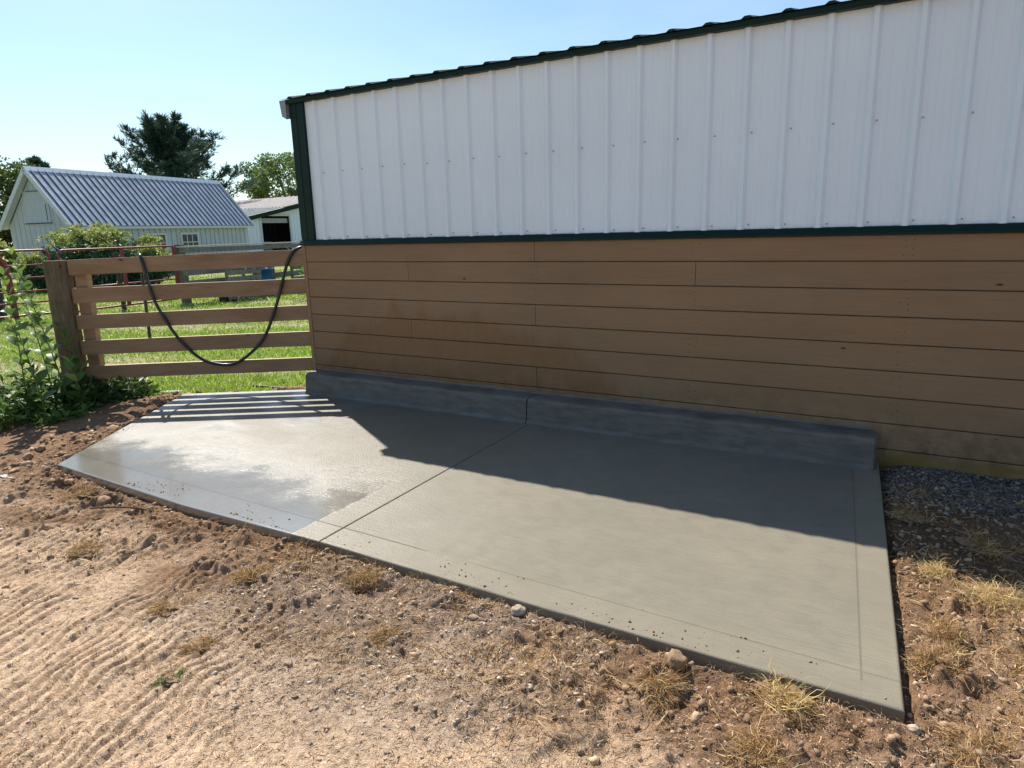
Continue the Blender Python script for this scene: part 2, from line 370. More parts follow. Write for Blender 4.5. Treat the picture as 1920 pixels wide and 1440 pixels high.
def concrete(name, dry, wetc, kind):
    m = Mat(name, .8, 0, .5)
    x, y, z = m.xyz()
    big = m.noise(1.7, 5, .6); mid = m.noise(9, 5, .6); fine = m.noise(190, 3, .6)
    broom = m.noise(22, 4, .6, m.mp((.35, 4.5, 1), (0, 0, R(-8))))
    c = m.mix(m.rng(big, .3, .7), sc3(dry, .88), sc3(dry, 1.1))
    c = m.mix(m.rng(mid, .45, .72, 0, .5), c, sc3(dry, .70))
    c = m.mix(m.rng(fine, .35, .65, .0, .35), c, sc3(dry, .66))
    c = m.mix(m.rng(broom, .46, .68, 0, .40), c, sc3(dry, .62))
    if kind == 'slab':
        def line(ax, ay, bx, by, wd=.0035):
            L = math.hypot(bx-ax, by-ay); nx, ny = -(by-ay)/L, (bx-ax)/L
            d = m.math('ABSOLUTE', m.math('SUBTRACT', m.math('ADD', m.math('MULTIPLY', x, nx), m.math('MULTIPLY', y, ny)), ax*nx+ay*ny))
            return m.math('LESS_THAN', d, wd), d
        # tooled margin lines
        l1, d1 = line(.02, -2.235, 4.92, -2.31); l2, d2 = line(4.70, -.2, 4.90, -2.35); l3, d3 = line(-.02, -2.2, -.97, -.76); l4, d4 = line(-.97, -.80, .2, -.04)
        lines = m.math('MAXIMUM', m.math('MULTIPLY', l1, m.math('GREATER_THAN', x, -.02)), m.math('MAXIMUM', m.math('MULTIPLY', l2, m.math('GREATER_THAN', y, -2.36)), m.math('MULTIPLY', l3, m.math('LESS_THAN', x, 0.02))))
        front = m.rng(y, -2.29, -2.24, 1, 0)       # smooth tooled border at the front
        right = m.rng(m.math('SUBTRACT', x, m.math('MULTIPLY', m.math('ADD', y, .2), -.093)), 4.69, 4.72, 0, 1)
        brd = m.math('MAXIMUM', front, right)
        # wetness: everything left of a ragged line, plus the front border further along
        xb = m.math('ADD', x, m.math('MULTIPLY', m.math('ADD', y, 1.6), .25))
        nz = m.math('SUBTRACT', m.noise(1.3, 4, .5), .5)
        xb = m.math('ADD', xb, m.math('MULTIPLY', nz, 1.2))
        damp = m.rng(xb, 3.3, 2.2, 0, 1, True)
        damp = m.math('MAXIMUM', damp, m.math('MULTIPLY', front, m.rng(m.math('ADD', x, m.math('MULTIPLY', m.noise(5, 4), .8)), 3.9, 3.2, 0, .55, True)))
        soaked = m.rng(xb, 2.1, .9, 0, 1, True)
        # standing film: sharp-edged front band, and the left margin
        fe = m.math('ADD', y, m.math('MULTIPLY', m.math('SUBTRACT', m.noise(3.2, 5, .6), .5), .9))
        film = m.math('MULTIPLY', m.rng(fe, -1.3, -2.35, 0, 1, True), m.rng(m.math('ADD', x, m.math('MULTIPLY', m.noise(9, 4), .06)), 2.40, 2.37))
        film = m.math('MAXIMUM', film, m.math('MULTIPLY', m.rng(m.noise(1.6, 3, .5, m.mp((1, 1.8, 1))), .40, .75, 0, .55, True), soaked))
        film = m.math('MAXIMUM', film, m.math('MULTIPLY', m.math('MULTIPLY', l1, .9), m.rng(x, 3.4, 3.0)))
        cw = m.mix(1.0, c, wetc, 'MULTIPLY')
        c = m.mix(m.math('MULTIPLY', damp, .30), c, cw)
        c = m.mix(m.math('MULTIPLY', soaked, .35), c, cw); m.l(m.math('ADD', m.rng(soaked, 0, 1, .45, .42), m.math('MULTIPLY', film, .5)), m.b.inputs['Specular IOR Level'])
        c = m.mix(m.math('MULTIPLY', brd, .14), c, (.27, .235, .165))
        c = m.mix(m.math('MULTIPLY', film, .30), c, (.24, .25, .25))  # sky reflection in the film is painted in as a paler base colour
        crack = m.rng(m.noise(1.2, 6, .75, m.mp((1, 2.5, 1))), .66, .72, 0, .35); c = m.mix(crack, c, sc3(dry, .6))
        c = m.mix(m.math('MULTIPLY', lines, .40), c, sc3(dry, .3))
        m.col(c)
        m.l(film, m.b.inputs['Coat Weight']); m.b.inputs['Coat Roughness'].default_value = .14; m.b.inputs['Coat IOR'].default_value = 1.5
        r = m.mix(damp, (.80, .80, .80), (.46, .46, .46)); r = m.mix(soaked, r, (.50, .50, .50)); r = m.mix(film, r, (.15, .15, .15))
        m.rough(r)
        spk = m.noise(75, 3, .7)
        hb = m.math('ADD', m.math('MULTIPLY', m.math('ADD', m.math('MULTIPLY', fine, .5), m.math('MULTIPLY', broom, 1.1)), m.math('SUBTRACT', 1.0, m.math('MULTIPLY', film, .9))),
                    m.math('MULTIPLY', m.math('MULTIPLY', spk, 1.5), m.math('MULTIPLY', damp, m.math('SUBTRACT', 1.0, m.math('MULTIPLY', film, .85)))))
        b1 = m.bump(hb, .75, .0035)
        ln = m.math('MULTIPLY', m.math('MAXIMUM', m.math('MAXIMUM', l1, l3), l2), -1.0)
        m.bump(ln, .5, .004, m.bump(m.noise(3.0, 4, .5), .25, .02, b1))
    else:
        streak = m.noise(4.5, 5, .65, m.mp((1.1, 1, 5)))
        c = m.mix(m.rng(streak, .44, .62, 0, .7), c, m.mix(1.0, c, wetc, 'MULTIPLY'))
        pits = m.rng(m.vor(26, m.mp((1, 1, 1.6))), .05, .14, .8, 0); pits = m.math('MULTIPLY', pits, m.rng(m.noise(3), .5, .62))
        c = m.mix(pits, c, sc3(dry, .3)); m.col(c)
        m.rough(m.rng(streak, .45, .7, .75, .5))
        m.bump(m.math('ADD', m.math('MULTIPLY', fine, .5), m.math('MULTIPLY', streak, 1.2)), .6, .005)
    return m.m
M_slab = concrete('fresh_concrete', (.192, .173, .130), (.66, .65, .64), 'slab')
M_kerb = concrete('kerb_concrete', (.175, .156, .130), (.52, .50, .48), 'kerb')

def ground_mat():
    m = Mat('ground', .95, 0, .2)
    a = m.attr('tone'); n1 = m.noise(45, 5, .65); n2 = m.noise(6, 5, .6); n3 = m.noise(240, 3, .6)
    c = m.mix(1.0, a, m.mix(m.rng(n1, .25, .75), (.55, .52, .50), (1.42, 1.42, 1.40)), 'MULTIPLY')
    c = m.mix(1.0, c, m.mix(m.rng(n2, .3, .7), (.84, .83, .82), (1.14, 1.13, 1.12)), 'MULTIPLY')
    c = m.mix(1.0, c, m.mix(m.rng(n3, .3, .7), (.75, .75, .75), (1.22, 1.22, 1.22)), 'MULTIPLY')
    m.col(c)
    m.bump(n3, .9, .007, m.bump(n1, .9, .022)); return m.m
M_ground = ground_mat()
def stone_mat(name, c1, c2, c3, rough=.9):
    m = Mat(name, rough, 0, .25)
    v = m.attr('vary', 'Fac'); c = m.mix(m.rng(v, 0, .7), c1, c2); c = m.mix(m.rng(v, .86, .9), c, c3)
    c = m.mix(1.0, c, m.mix(m.noise(55, 4), (.7, .7, .7), (1.25, 1.25, 1.25)), 'MULTIPLY'); m.col(c)
    m.bump(m.noise(160, 3), .6, .004); return m.m
M_stone = stone_mat('gravel_stone', (.26, .20, .15), (.46, .37, .29), (.66, .60, .52))
M_dstone = stone_mat('dark_gravel_stone', (.060, .048, .042), (.16, .135, .12), (.27, .235, .21))
M_clod = stone_mat('soil_clod', (.18, .115, .070), (.36, .245, .155), (.50, .37, .25), .98)
M_straw = leafmat('dry_straw', (.42, .28, .13), (.70, .53, .31), .25, .7, (.80, .68, .46))
M_tuft = leafmat('dead_grass', (.44, .29, .10), (.74, .56, .30), .3, .65, (.62, .55, .27))
M_fibre = leafmat('tan_fibre', (.26, .17, .10), (.62, .48, .34), .1, .85)
M_thatch = leafmat('brown_thatch', (.22, .125, .05), (.54, .35, .15), .25, .8, (.68, .54, .30))
M_lawn = leafmat('lawn_grass', (.17, .29, .030), (.31, .43, .060), .45, .5, (.56, .54, .28))
M_clip = leafmat('dried_clippings', (.40, .40, .22), (.58, .55, .36), .3, .6)
M_weed = leafmat('weed_leaf', (.07, .14, .03), (.15, .24, .06), .38, .45, (.26, .36, .10))
M_lowweed = leafmat('low_weed_leaf', (.030, .065, .018), (.075, .13, .035), .28, .5, (.14, .21, .06))
M_stem = simple('weed_stem', (.10, .13, .045), .6)
M_pine = leafmat('pine_needles', (.026, .058, .042), (.060, .112, .072), .25, .6)
M_dec = leafmat('tree_leaf', (.085, .135, .032), (.17, .24, .065), .4, .5, (.20, .27, .08))
M_dkleaf = leafmat('hedge_leaf', (.04, .075, .02), (.10, .15, .035), .35, .5, (.17, .22, .06))
M_bush1 = leafmat('yellow_green_sprig', (.16, .21, .055), (.42, .46, .15), .4, .5)
M_bush2 = leafmat('dark_green_sprig', (.022, .070, .040), (.06, .13, .065), .3, .5, (.14, .24, .11))
M_bark = old_post('bark', (.05, .038, .028), (.12, .095, .07))
M_rail = Mat('red_gate_paint', .45, 0, .5); M_rail.col(M_rail.mix(M_rail.rng(M_rail.noise(5, 5), .35, .7), (.22, .012, .020), (.10, .010, .014))); M_red = M_rail.m
M_hose = simple('black_rubber_hose', (.012, .012, .014), .32, 0, .1, 8, .1, 300)
M_blackiron = simple('black_iron', (.015, .015, .017), .5)
M_wboard = Mat('white_vertical_boards', .75, 0, .3)
M_wboard.col(M_wboard.mix(M_wboard.rng(M_wboard.noise(4, 6, .7, M_wboard.mp((3, 3, .5))), .45, .75, 0, .7), (.48, .52, .59), (.34, .37, .42)))
M_wboard = M_wboard.m
M_wtrim = simple('white_trim_paint', (.56, .60, .65), .55)
M_groove = simple('board_gap_dark', (.24, .25, .25), .9)
M_slot = simple('door_track_dark', (.06, .07, .08), .9)
M_galv = Mat('galvanised_roof', .38, .55, .5)
M_galv.col(M_galv.mix(M_galv.rng(M_galv.noise(2.2, 6, .65), .35, .7), (.33, .37, .42), (.46, .49, .53)))
M_galv.rough(M_galv.rng(M_galv.noise(5, 5), .3, .7, .34, .55)); M_galv = M_galv.m
M_galvd = simple('roof_rib_dark', (.07, .10, .14), .5, .3)
M_whiteroof = simple('pale_tan_roof', (.60, .54, .50), .6, 0, .12, 3)
M_greyroof = simple('grey_green_roof', (.22, .27, .27), .55, .1, .15, 3)
M_dark = simple('dark_interior', (.022, .024, .028), .9)
M_intwall = simple('shed_inner_steel', (.06, .065, .075), .7)
M_glass = Mat('window_glass', .08, 0, .6, (.02, .03, .04)).m
M_tub = simple('blue_plastic', (.015, .10, .30), .4)
M_pale = simple('bleached_wood', (.45, .43, .38), .8)

# ------------------------------------------------------------------ ground
FD = np.array([-.838, -.546]); FN = np.array([.546, -.838])        # fence direction, and its normal towards the camera
SLAB = np.array([(4.83, .0), (5.025, -2.455), (2.5, -2.44), (1.5, -2.47), (.053, -2.42), (-1.073, -.718), (-.02, -.0)])
def sdist(x, y):
    """signed distance to the slab outline, negative inside"""
    d = np.full(np.shape(x), 1e9); inside = np.zeros(np.shape(x), bool); n = len(SLAB)
    for i in range(n):
        ax, ay = SLAB[i]; bx, by = SLAB[(i+1) % n]
        ex, ey = bx-ax, by-ay; t = np.clip(((x-ax)*ex+(y-ay)*ey)/(ex*ex+ey*ey), 0, 1)
        d = np.minimum(d, np.hypot(x-ax-t*ex, y-ay-t*ey))
        c = ((ay > y) != (by > y)) & (x < (bx-ax)*(y-ay)/(by-ay+1e-12)+ax); inside ^= c
    return np.where(inside, -d, d)
def behind(x, y): return -(x*FN[0]+y*FN[1])      # distance beyond the fence line
def lawn_mask(x, y):
    b = behind(x, y)+.35*(fbm(x*2.2, y*2.2, 3, 5)-.5)-sst(-.8, .3, x)*.55
    left = sst(-2.4, -3.6, x+.9*(fbm(x*1.5, y*1.5, 3, 8)-.5)-.25*(y+1))
    return np.clip(np.maximum(sst(.02, .25, b), left), 0, 1)
def height(x, y):
    sd = sdist(x, y)
    g = -.070+.035*(fbm(x*.9, y*.9, 3, 1)-.5)+.012*(fbm(x*5, y*5, 3, 2)-.5)
    near = np.exp(-np.clip(sd, 0, 9)/.38); lumps = fbm(x*9, y*9, 4, 3)
    disturbed = near*sst(6.6, 5.2, x)*sst(-4, -2.5, x)
    g += disturbed*(.034+.10*(lumps-.5)*sst(.0, .10, sd)+.03*(fbm(x*25, y*25, 3, 4)-.5)+.035*(np.abs(fbm(x*14, y*14, 3, 70)-.5)*-2+.3))
    # left soil bank beside the slab
    bank = sst(.75, .15, sd)*sst(.9, -.2, x)*sst(-2.7, -2.2, y)
    g += bank*(.015+.05*(fbm(x*7, y*7, 4, 9)-.5))
    cl = sst(.50, .62, fbm(x*4+1, y*4, 4, 82))*sst(.95, .35, sd)*sst(.02, .12, sd)*sst(6.5, 5.6, x)*sst(-2.2, -1.2, x)
    g += cl*(.014+.085*np.clip(fbm(x*17, y*17, 4, 83)-.42, 0, 1))
    g += .010*(fbm(x*30, y*30, 3, 6)-.5)+.005*(fbm(x*85, y*85, 2, 7)-.5)
    # tyre tread ribs across the dry dirt, low left
    ph = (x+.22*np.sin((y+3.4)*1.3)+.05*(fbm(x*4, y*4, 2, 11)-.5)*2)/.058+.9*fbm(x*2.3, y*3.5, 3, 12)*2.6
    ph = ph+.35*fbm(x*22, y*14, 2, 97); tr = np.abs((ph % 1.0)-.5)*2; tr = sst(.05, .42+.3*fbm(x*5, y*5, 2, 71), tr)*(.4+.6*sst(.35, .55, fbm(x*9, y*3, 3, 72)))
    tm = sst(3.3, 2.7, x+.4*(y+3.2))*sst(-2.62, -2.95, y+.25*(fbm(x*2, y*2, 2, 13)-.5))*sst(.42, .62, fbm(x*2.6+3, y*1.9, 3, 14)+.14)
    g += tm*(tr-.75)*.020*(.55+.9*fbm(x*6, y*6, 2, 15))
    # drop beneath the slab and tuck a little under its edge
    g = np.where(sd < .0, -.135, g); g = np.where((sd >= 0) & (sd < .03), np.minimum(g, -.055), g)
    # flat gravel beside the barn
    b = sst(4.85, 5.0, x)*sst(-1.2, -.8, y); g = g*(1-b)+b*(-.015+.02*fbm(x*12, y*12, 3, 16))
    lm = lawn_mask(x, y); g = g*(1-lm)+lm*(-.085+.05*(fbm(x*.5, y*.5, 3, 20)-.5)*sst(0, 3, behind(x, y)))
    return g
def grid_lines(parts):
    out = [parts[0][0]]
    for a, b, st in parts:
        n = max(1, int(round((b-a)/st))); out += list(a+(b-a)*np.arange(1, n+1)/n)
    return np.array(out)
gx = grid_lines([(-400, -100, 50), (-100, -40, 6), (-40, -10, .8), (-10, -3, .12), (-3, -.5, .03), (-.5, 5.9, .0085), (5.9, 8, .06), (8, 20, .8), (20, 60, 5), (60, 400, 60)])
gy = grid_lines([(-400, -60, 60), (-60, -12, 5), (-12, -4.4, .4), (-4.4, -3.95, .05), (-3.95, -2.3, .0085), (-2.3, 1.2, .022), (1.2, 6, .12), (6, 20, .6), (20, 60, 4), (60, 500, 60)])
X, Y = np.meshgrid(gx, gy); Z = height(X, Y)
lm = lawn_mask(X, Y); sd = sdist(X, Y)
tan = np.array([.60, .445, .31]); dark = np.array([.25, .152, .090]); grey = np.array([.33, .285, .245]); lawnc = np.array([.19, .24, .055]); dryc = np.array([.34, .31, .17])
nearm = np.exp(-np.clip(sd-.05, 0, 9)/(.12+.42*fbm(X*2.1, Y*2.1, 3, 80)))*sst(5.9, 5.2, X)
soil = np.clip(nearm*1.25+.9*sst(.52, .64, fbm(X*1.3+4, Y*1.3, 4, 30))*sst(.9, .2, sd), 0, 1)
soil = np.maximum(soil, sst(1.6, .5, X)*sst(-3.1, -2.5, Y+.3*(fbm(X*2, Y*2, 3, 31)-.5)))
soil = np.maximum(soil, sst(4.9, 5.05, X)*(.70+.3*fbm(X*5, Y*5, 3, 81))); soil = np.maximum(soil, .8*sst(.50, .62, fbm(X*4+1, Y*4, 4, 82))*sst(.95, .35, sd)*sst(1.2, 2.2, X)); painted_shade = sst(4.85, 4.95, X)*sst(-1.75, -1.2, Y)*sst(-.3, -.7, Y)  # last mask: barn shade right of the slab, painted into the ground tone
gm = sst(.56, .66, fbm(X*1.1+9, Y*1.1+2, 4, 33))*sst(1.2, .5, sd)*sst(1.6, 2.4, X)
gm *= sst(4.9, 4.7, X); gm = np.maximum(gm, sst(.55, .2, np.hypot((X-3.42)/1.0, (Y+3.1)/.8)+.5*(fbm(X*3, Y*3, 3, 34)-.5)))
C = tan*(1-soil[..., None])+dark*soil[..., None]; C = C*(1-.38*gm[..., None])+grey*.38*gm[..., None]
C = C*(1-.45*painted_shade[..., None]); gb = sst(4.85, 4.95, X)*sst(-.75, -.45, Y+.25*(fbm(X*3, Y*3, 3, 35)-.5)); C = C*(1-gb[..., None])+np.array([.065, .055, .050])*gb[..., None]
band = sst(.47, .60, fbm(X*.35+.55*behind(X, Y), Y*.25+1.1*behind(X, Y), 3, 36))
LC = lawnc*(1-.75*band[..., None])+dryc*.75*band[..., None]
C = C*(1-lm[..., None])+LC*lm[..., None]
ny_, nx_ = X.shape; ii = np.arange(nx_*ny_).reshape(ny_, nx_)
F = np.stack([ii[:-1, :-1], ii[:-1, 1:], ii[1:, 1:], ii[1:, :-1]], -1).reshape(-1, 4)
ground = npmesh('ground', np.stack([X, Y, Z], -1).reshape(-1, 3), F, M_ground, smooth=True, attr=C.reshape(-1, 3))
ptag(ground, kind='structure')

# ------------------------------------------------------------------ concrete slab and kerb
def slab_piece(poly, top=0.0, bot=-.13):
    bm = bmesh.new(); vs = [bm.verts.new((x, y, bot)) for x, y in poly]; f = bm.faces.new(vs)
    r = bmesh.ops.extrude_face_region(bm, geom=[f]); nv = [g for g in r['geom'] if isinstance(g, bmesh.types.BMVert)]
    for v in nv: v.co.z = top
    bmesh.ops.recalc_face_normals(bm, faces=bm.faces)
    ed = [e for e in bm.edges if all(abs(v.co.z-top) < 1e-6 for v in e.verts)]
    bmesh.ops.bevel(bm, geom=ed, offset=.009, segments=3, affect='EDGES', profile=.5)
    return bm
bm = slab_piece([(2.4585, -.02), (-.0, -.02), (-1.073, -.718), (.053, -2.42), (1.5, -2.47), (2.5405, -2.445)])
b2 = slab_piece([(4.83, -.02), (2.4605, -.02), (2.5425, -2.445), (3.8, -2.46), (5.025, -2.455)])
t_ = bpy.data.meshes.new('tmp'); b2.to_mesh(t_); bm.from_mesh(t_); bpy.data.meshes.remove(t_); b2.free()
me = bpy.data.meshes.new('concrete_slab'); bm.to_mesh(me); bm.free()
slab = link('pavement', me, M_slab); ptag(slab, kind='structure')

mb = MB()
def kerb(x0, x1):
    prof = [(0.0, -.05), (-.232, -.05), (-.226, .004), (-.212, .03), (-.205, .10), (-.198, .172), (-.188, .188), (-.170, .194), (0.0, .200)]
    n = max(2, int((x1-x0)/.05)); rows = []
    xs = sorted(set([x0+(x1-x0)*i/n for i in range(n+1)]+[x0+d for d in (.001, .003, .007, .014)]+([x1-d for d in (.002, .006, .012, .022, .034, .048)] if x1 > 4 else [x1-d for d in (.001, .003, .007)]))); n = len(xs)-1
    for x in xs:
        re_ = .042 if (x1 > 4 and x > x1-.1) else .010; e = min(x-x0, x1-x); rd = re_*(1-math.sqrt(max(0, 1-(1-min(1, e/re_))**2)))
        rows.append([(x, a*(1-rd*3.2)+(.003*(float(fbm(x*3, b*9, 3, 40))-.5) if 0 > a > -.23 else 0), b-rd*.6*(b > .1)+(.004*(float(fbm(x*4, a*9+5, 3, 41))-.5))) for a, b in prof])
    k = len(prof); vs = [p for r in rows for p in r]
    fs = [(i*k+j, i*k+j+1, (i+1)*k+j+1, (i+1)*k+j) for i in range(n) for j in range(k-1)]
    fs += [tuple(range(k)), tuple(range(n*k+k-1, n*k-1, -1))]; mb.add(vs, fs)
kerb(.045, 2.438); kerb(2.445, 4.812)
kerb_t = build('concrete_kerb', mb, M_kerb, bevel=.004)
ptag(kerb_t, 'raised grey concrete kerb along the foot of the brown board wall', 'kerb')
# smeared mortar where kerb meets wall
mb = MB(); pts = np.arange(.05, 4.80, .022); hz = .006+.035*np.clip(fbm(pts*5, pts*0, 4, 44)-.35, 0, 1)+.008*fbm(pts*40, pts*0, 2, 45)
for i in range(len(pts)-1):
    x0, x1 = pts[i], pts[i+1]; h0, h1 = .2+hz[i], .2+hz[i+1]
    mb.add([(x0, -.034, .197), (x1, -.034, .197), (x1, -.0265, h1), (x0, -.0265, h0), (x1, -.018, h1), (x0, -.018, h0)], [(0, 1, 2, 3), (3, 2, 4, 5)])
build('mortar_smear', mb, M_kerb, kerb_t)

# ------------------------------------------------------------------ the barn
ZB, ZT = 1.419, 2.60
S9 = .2286; X0R = .274
barn = thing('barn', 'large shed with white ribbed steel above brown horizontal boards and dark green trim', 'barn', (0, 0, 0))
LX, LY = 12.0, 9.0
def rib_profile(length, first, pitch=S9, h=.023):
    """list of (along, out) points of a ribbed sheet"""
    pts = [(0.0, 0.0)]; c = first
    m0 = first-pitch
    while m0 < length:
        for k, (hh, a, b) in enumerate(((h, .030, .012), (.0028, .020, .010), (.0028, .020, .010))):
            cc = m0+k*pitch/3
            for q in ((cc-a, 0), (cc-b, hh), (cc+b, hh), (cc+a, 0)):
                if pts[-1][0]+1e-4 < q[0] < length: pts.append(q)
        m0 += pitch
    pts.append((length, 0.0)); return pts
def sheet(mb, prof, o, ax, out, up, h0, h1, m=0):
    o, ax, out, up = map(lambda k: np.array(k, float), (o, ax, out, up))
    for (a, p), (b, q) in zip(prof[:-1], prof[1:]):
        mb.add([o+ax*a+out*p+up*h0, o+ax*b+out*q+up*h0, o+ax*b+out*q+up*h1, o+ax*a+out*p+up*h1], [(0, 1, 2, 3)], m)
mb = MB(); sheet(mb, rib_profile(LX-.1, X0R-.1), (.1, -.004, 0), (1, 0, 0), (0, -1, 0), (0, 0, 1), ZB-.01, 2.60)
siding = build('metal_siding', mb, M_white, barn)
smb = MB(); smb.tube([(0, 0, 0), (0, -.004, 0)], [.006, .006], 8); smb.tube([(0, -.004, 0), (0, -.009, 0)], [.0045, .004], 6)
s0 = None
for i in range(30):
    for z, dx in ((2.0, .042), (ZB+.022, .045)):
        xx = X0R+i*S9+dx+random.uniform(-.006, .006); zz = z+random.uniform(-.006, .006)-(0.0 if z < 1.9 else .0)
        if s0 is None: s0 = build('screw', smb, M_screw, siding, world=False); o = s0
        else: o = s0.copy(); COL.objects.link(o); o.parent = siding
        o.location = (xx, -.004, zz)
# left side and back walls
mb = MB(); sheet(mb, rib_profile(LY, .2), (.004, 0.02, 0), (0, 1, 0), (-1, 0, 0), (0, 0, 1), -.1, 2.62)
mb.add([(.004, 0, 2.62), (.004, LY, 2.62), (.004, LY/2, 3.5)], [(0, 1, 2)])
mb.box((0.02, LY-.02, -.1), (LX, LY, 2.62)); mb.box((LX-.02, 0.05, -.1), (LX, LY-.02, 2.62)); mb.add([(LX-.01, 0, 2.62), (LX-.01, LY, 2.62), (LX-.01, LY/2, 3.5)], [(0, 1, 2)])
build('rear_siding', mb, M_white, barn)
# trims
mb = MB(); mb.box((-.016, -.030, ZB-.002), (.150, -.0045, ZT)); mb.box((-.016, -.0045, ZB-.002), (.003, .12, ZT))
mb.box((.060, -.034, ZB), (.066, -.0301, ZT)); build('corner_trim', mb, M_green, barn, bevel=.003)
mb = MB(); mb.prism([(-.001, 0), (-.030, -.004), (-.052, -.040), (-.052, -.052), (-.001, -.050)], (-.03, 0, ZB), (LX+.03, 0, 0), (0, 1, 0), (0, 0, 1))
build('ledge_trim', mb, M_green, barn)
mb = MB(); mb.box((-.03, -.055, 2.598), (LX, -.006, 2.634)); mb.box((-.03, -.058, 2.598), (LX, -.0551, 2.604)); build('eave_trim', mb, M_green, barn)
# roof
SL = (3.60-2.638)/(LY/2+.07)
def roof_side(mb, y0, y1, z0, z1):
    d = np.array([0, y1-y0, z1-z0]); L = np.linalg.norm(d); d /= L; n = np.array([0, -d[2], d[1]]);  n = n if n[2] > 0 else -n
    prof = []; x = 0.0; c = X0R-S9+.11
    prof = [(0, 0)]
    while c < LX:
        for q in ((c-.036, 0), (c-.014, .015), (c+.014, .015), (c+.036, 0)):
            if q[0] > prof[-1][0]: prof.append(q)
        c += S9
    prof.append((LX+.1, 0))
    sheet(mb, prof, (-.11, y0, z0), (1, 0, 0), n, d, 0, L)
    base = [(p[0]-.11, p[1]) for p in prof]
    # closed rib ends at the eave
    for j in range(1, len(prof)-3, 4):
        q = prof[j:j+4]; vs = [np.array([-.11+a, y0, z0])+n*h for a, h in q]; mb.add(vs, [(0, 1, 2, 3)])
mb = MB(); roof_side(mb, -.075, LY/2, 2.636, 3.60); roof_side(mb, LY+.075, LY/2, 2.636, 3.60)
mb.box((-.11, LY/2-.15, 3.585), (LX, LY/2+.15, 3.615)); build('roof', mb, M_green, barn)
mb = MB()
for sy in (0, 1):
    y0, y1 = (-.06, LY/2) if sy == 0 else (LY+.06, LY/2)
    mb.add([(-.085, y0, 2.50), (-.03, y0, 2.47), (-.03, y0, 2.632), (-.105, y0, 2.632), (-.085, y1, 3.44), (-.03, y1, 3.44), (-.03, y1, 3.593), (-.105, y1, 3.593)],
           [(0, 3, 2, 1), (4, 5, 6, 7), (0, 1, 5, 4), (1, 2, 6, 5), (2, 3, 7, 6), (3, 0, 4, 7)])
build('rake_fascia', mb, M_soffit, barn)
# wood siding, board by board inside one mesh
PB = .162; rows = [(1.369, 1.217)]+[(1.217-.162*k, 1.217-.162*(k+1)) for k in range(8)]
joints = {0: [2.44, 6.1], 1: [1.22, 3.66, 8.5], 2: [7.3], 3: [2.44, 6.1], 4: [1.22, 4.9+1.22], 5: [7.3], 6: [2.44, 6.1], 7: [4.1], 8: [3.0, 6.6]}
vv = []; ff = []; fv = []; mi = []
mb = MB()
for k, (zt, zb) in enumerate(rows):
    xs = [.022]+joints[k]+[LX]
    for a, b in zip(xs[:-1], xs[1:]):
        va = random.random(); g = .0022; c = .004
        xa, xb = a+(.0012 if a > .1 else 0), b-.0012; t, bt = zt-g, zb+g; y0, y1 = -.026, -.026+c
        yo = random.uniform(-.0008, .0008) if k else 0
        n0 = len(mb.f)
        mb.add([(xa, .0, bt), (xb, .0, bt), (xb, .0, t), (xa, .0, t), (xa, y1+yo, bt), (xb, y1+yo, bt), (xb, y1+yo, t), (xa, y1+yo, t),
                (xa+.001, y0+yo, bt+c), (xb-.001, y0+yo, bt+c), (xb-.001, y0+yo, t-c), (xa+.001, y0+yo, t-c)],
               [(0, 1, 5, 4), (1, 2, 6, 5), (2, 3, 7, 6), (3, 0, 4, 7), (4, 5, 9, 8), (5, 6, 10, 9), (6, 7, 11, 10), (7, 4, 8, 11), (8, 9, 10, 11)])
        fv += [va]*(len(mb.f)-n0)
    for sx in np.arange(0, 8) * 1.22:
        if sx < .1: cols = [.07]
        elif any(abs(sx-j) < .02 for j in joints[k]): cols = [sx-.03, sx+.03]
        else: cols = [sx-.022, sx+.022] if (k*7+int(sx*3)) % 3 else [sx]
        for cx in cols:
            for q in (.25, .5, .75):
                if random.random() < .82:
                    n0 = len(mb.f); mb.disc((cx+random.uniform(-.005, .005), -.0262, zb+(zt-zb)*q+random.uniform(-.01, .01)), (0, -1, 0), .0034, 6, 1, .0006); fv += [0]*(len(mb.f)-n0)
mb.box((.02, .0, -.2), (LX, .018, 1.36), 2); fv += [0]*6
M_nail = simple('nail_head', (.03, .02, .014), .8)
wood = build('board_siding', mb, [M_wood, M_nail, simple('gap_shadow_board', (.05, .03, .02), .9)], barn)
a = wood.data.attributes.new('vary', 'FLOAT', 'FACE'); a.data.foreach_set('value', np.array(fv, np.float32)[:len(wood.data.polygons)])
mb = MB(); mb.box((-.022, -.034, -.10), (.0205, .02, 1.366)); build('corner_board', mb, M_fence, barn, bevel=.002)
mb = MB(); mb.box((-.002, .0205, -.10), (.0035, 1.2, 1.366)); build('side_boards', mb, M_fence, barn)

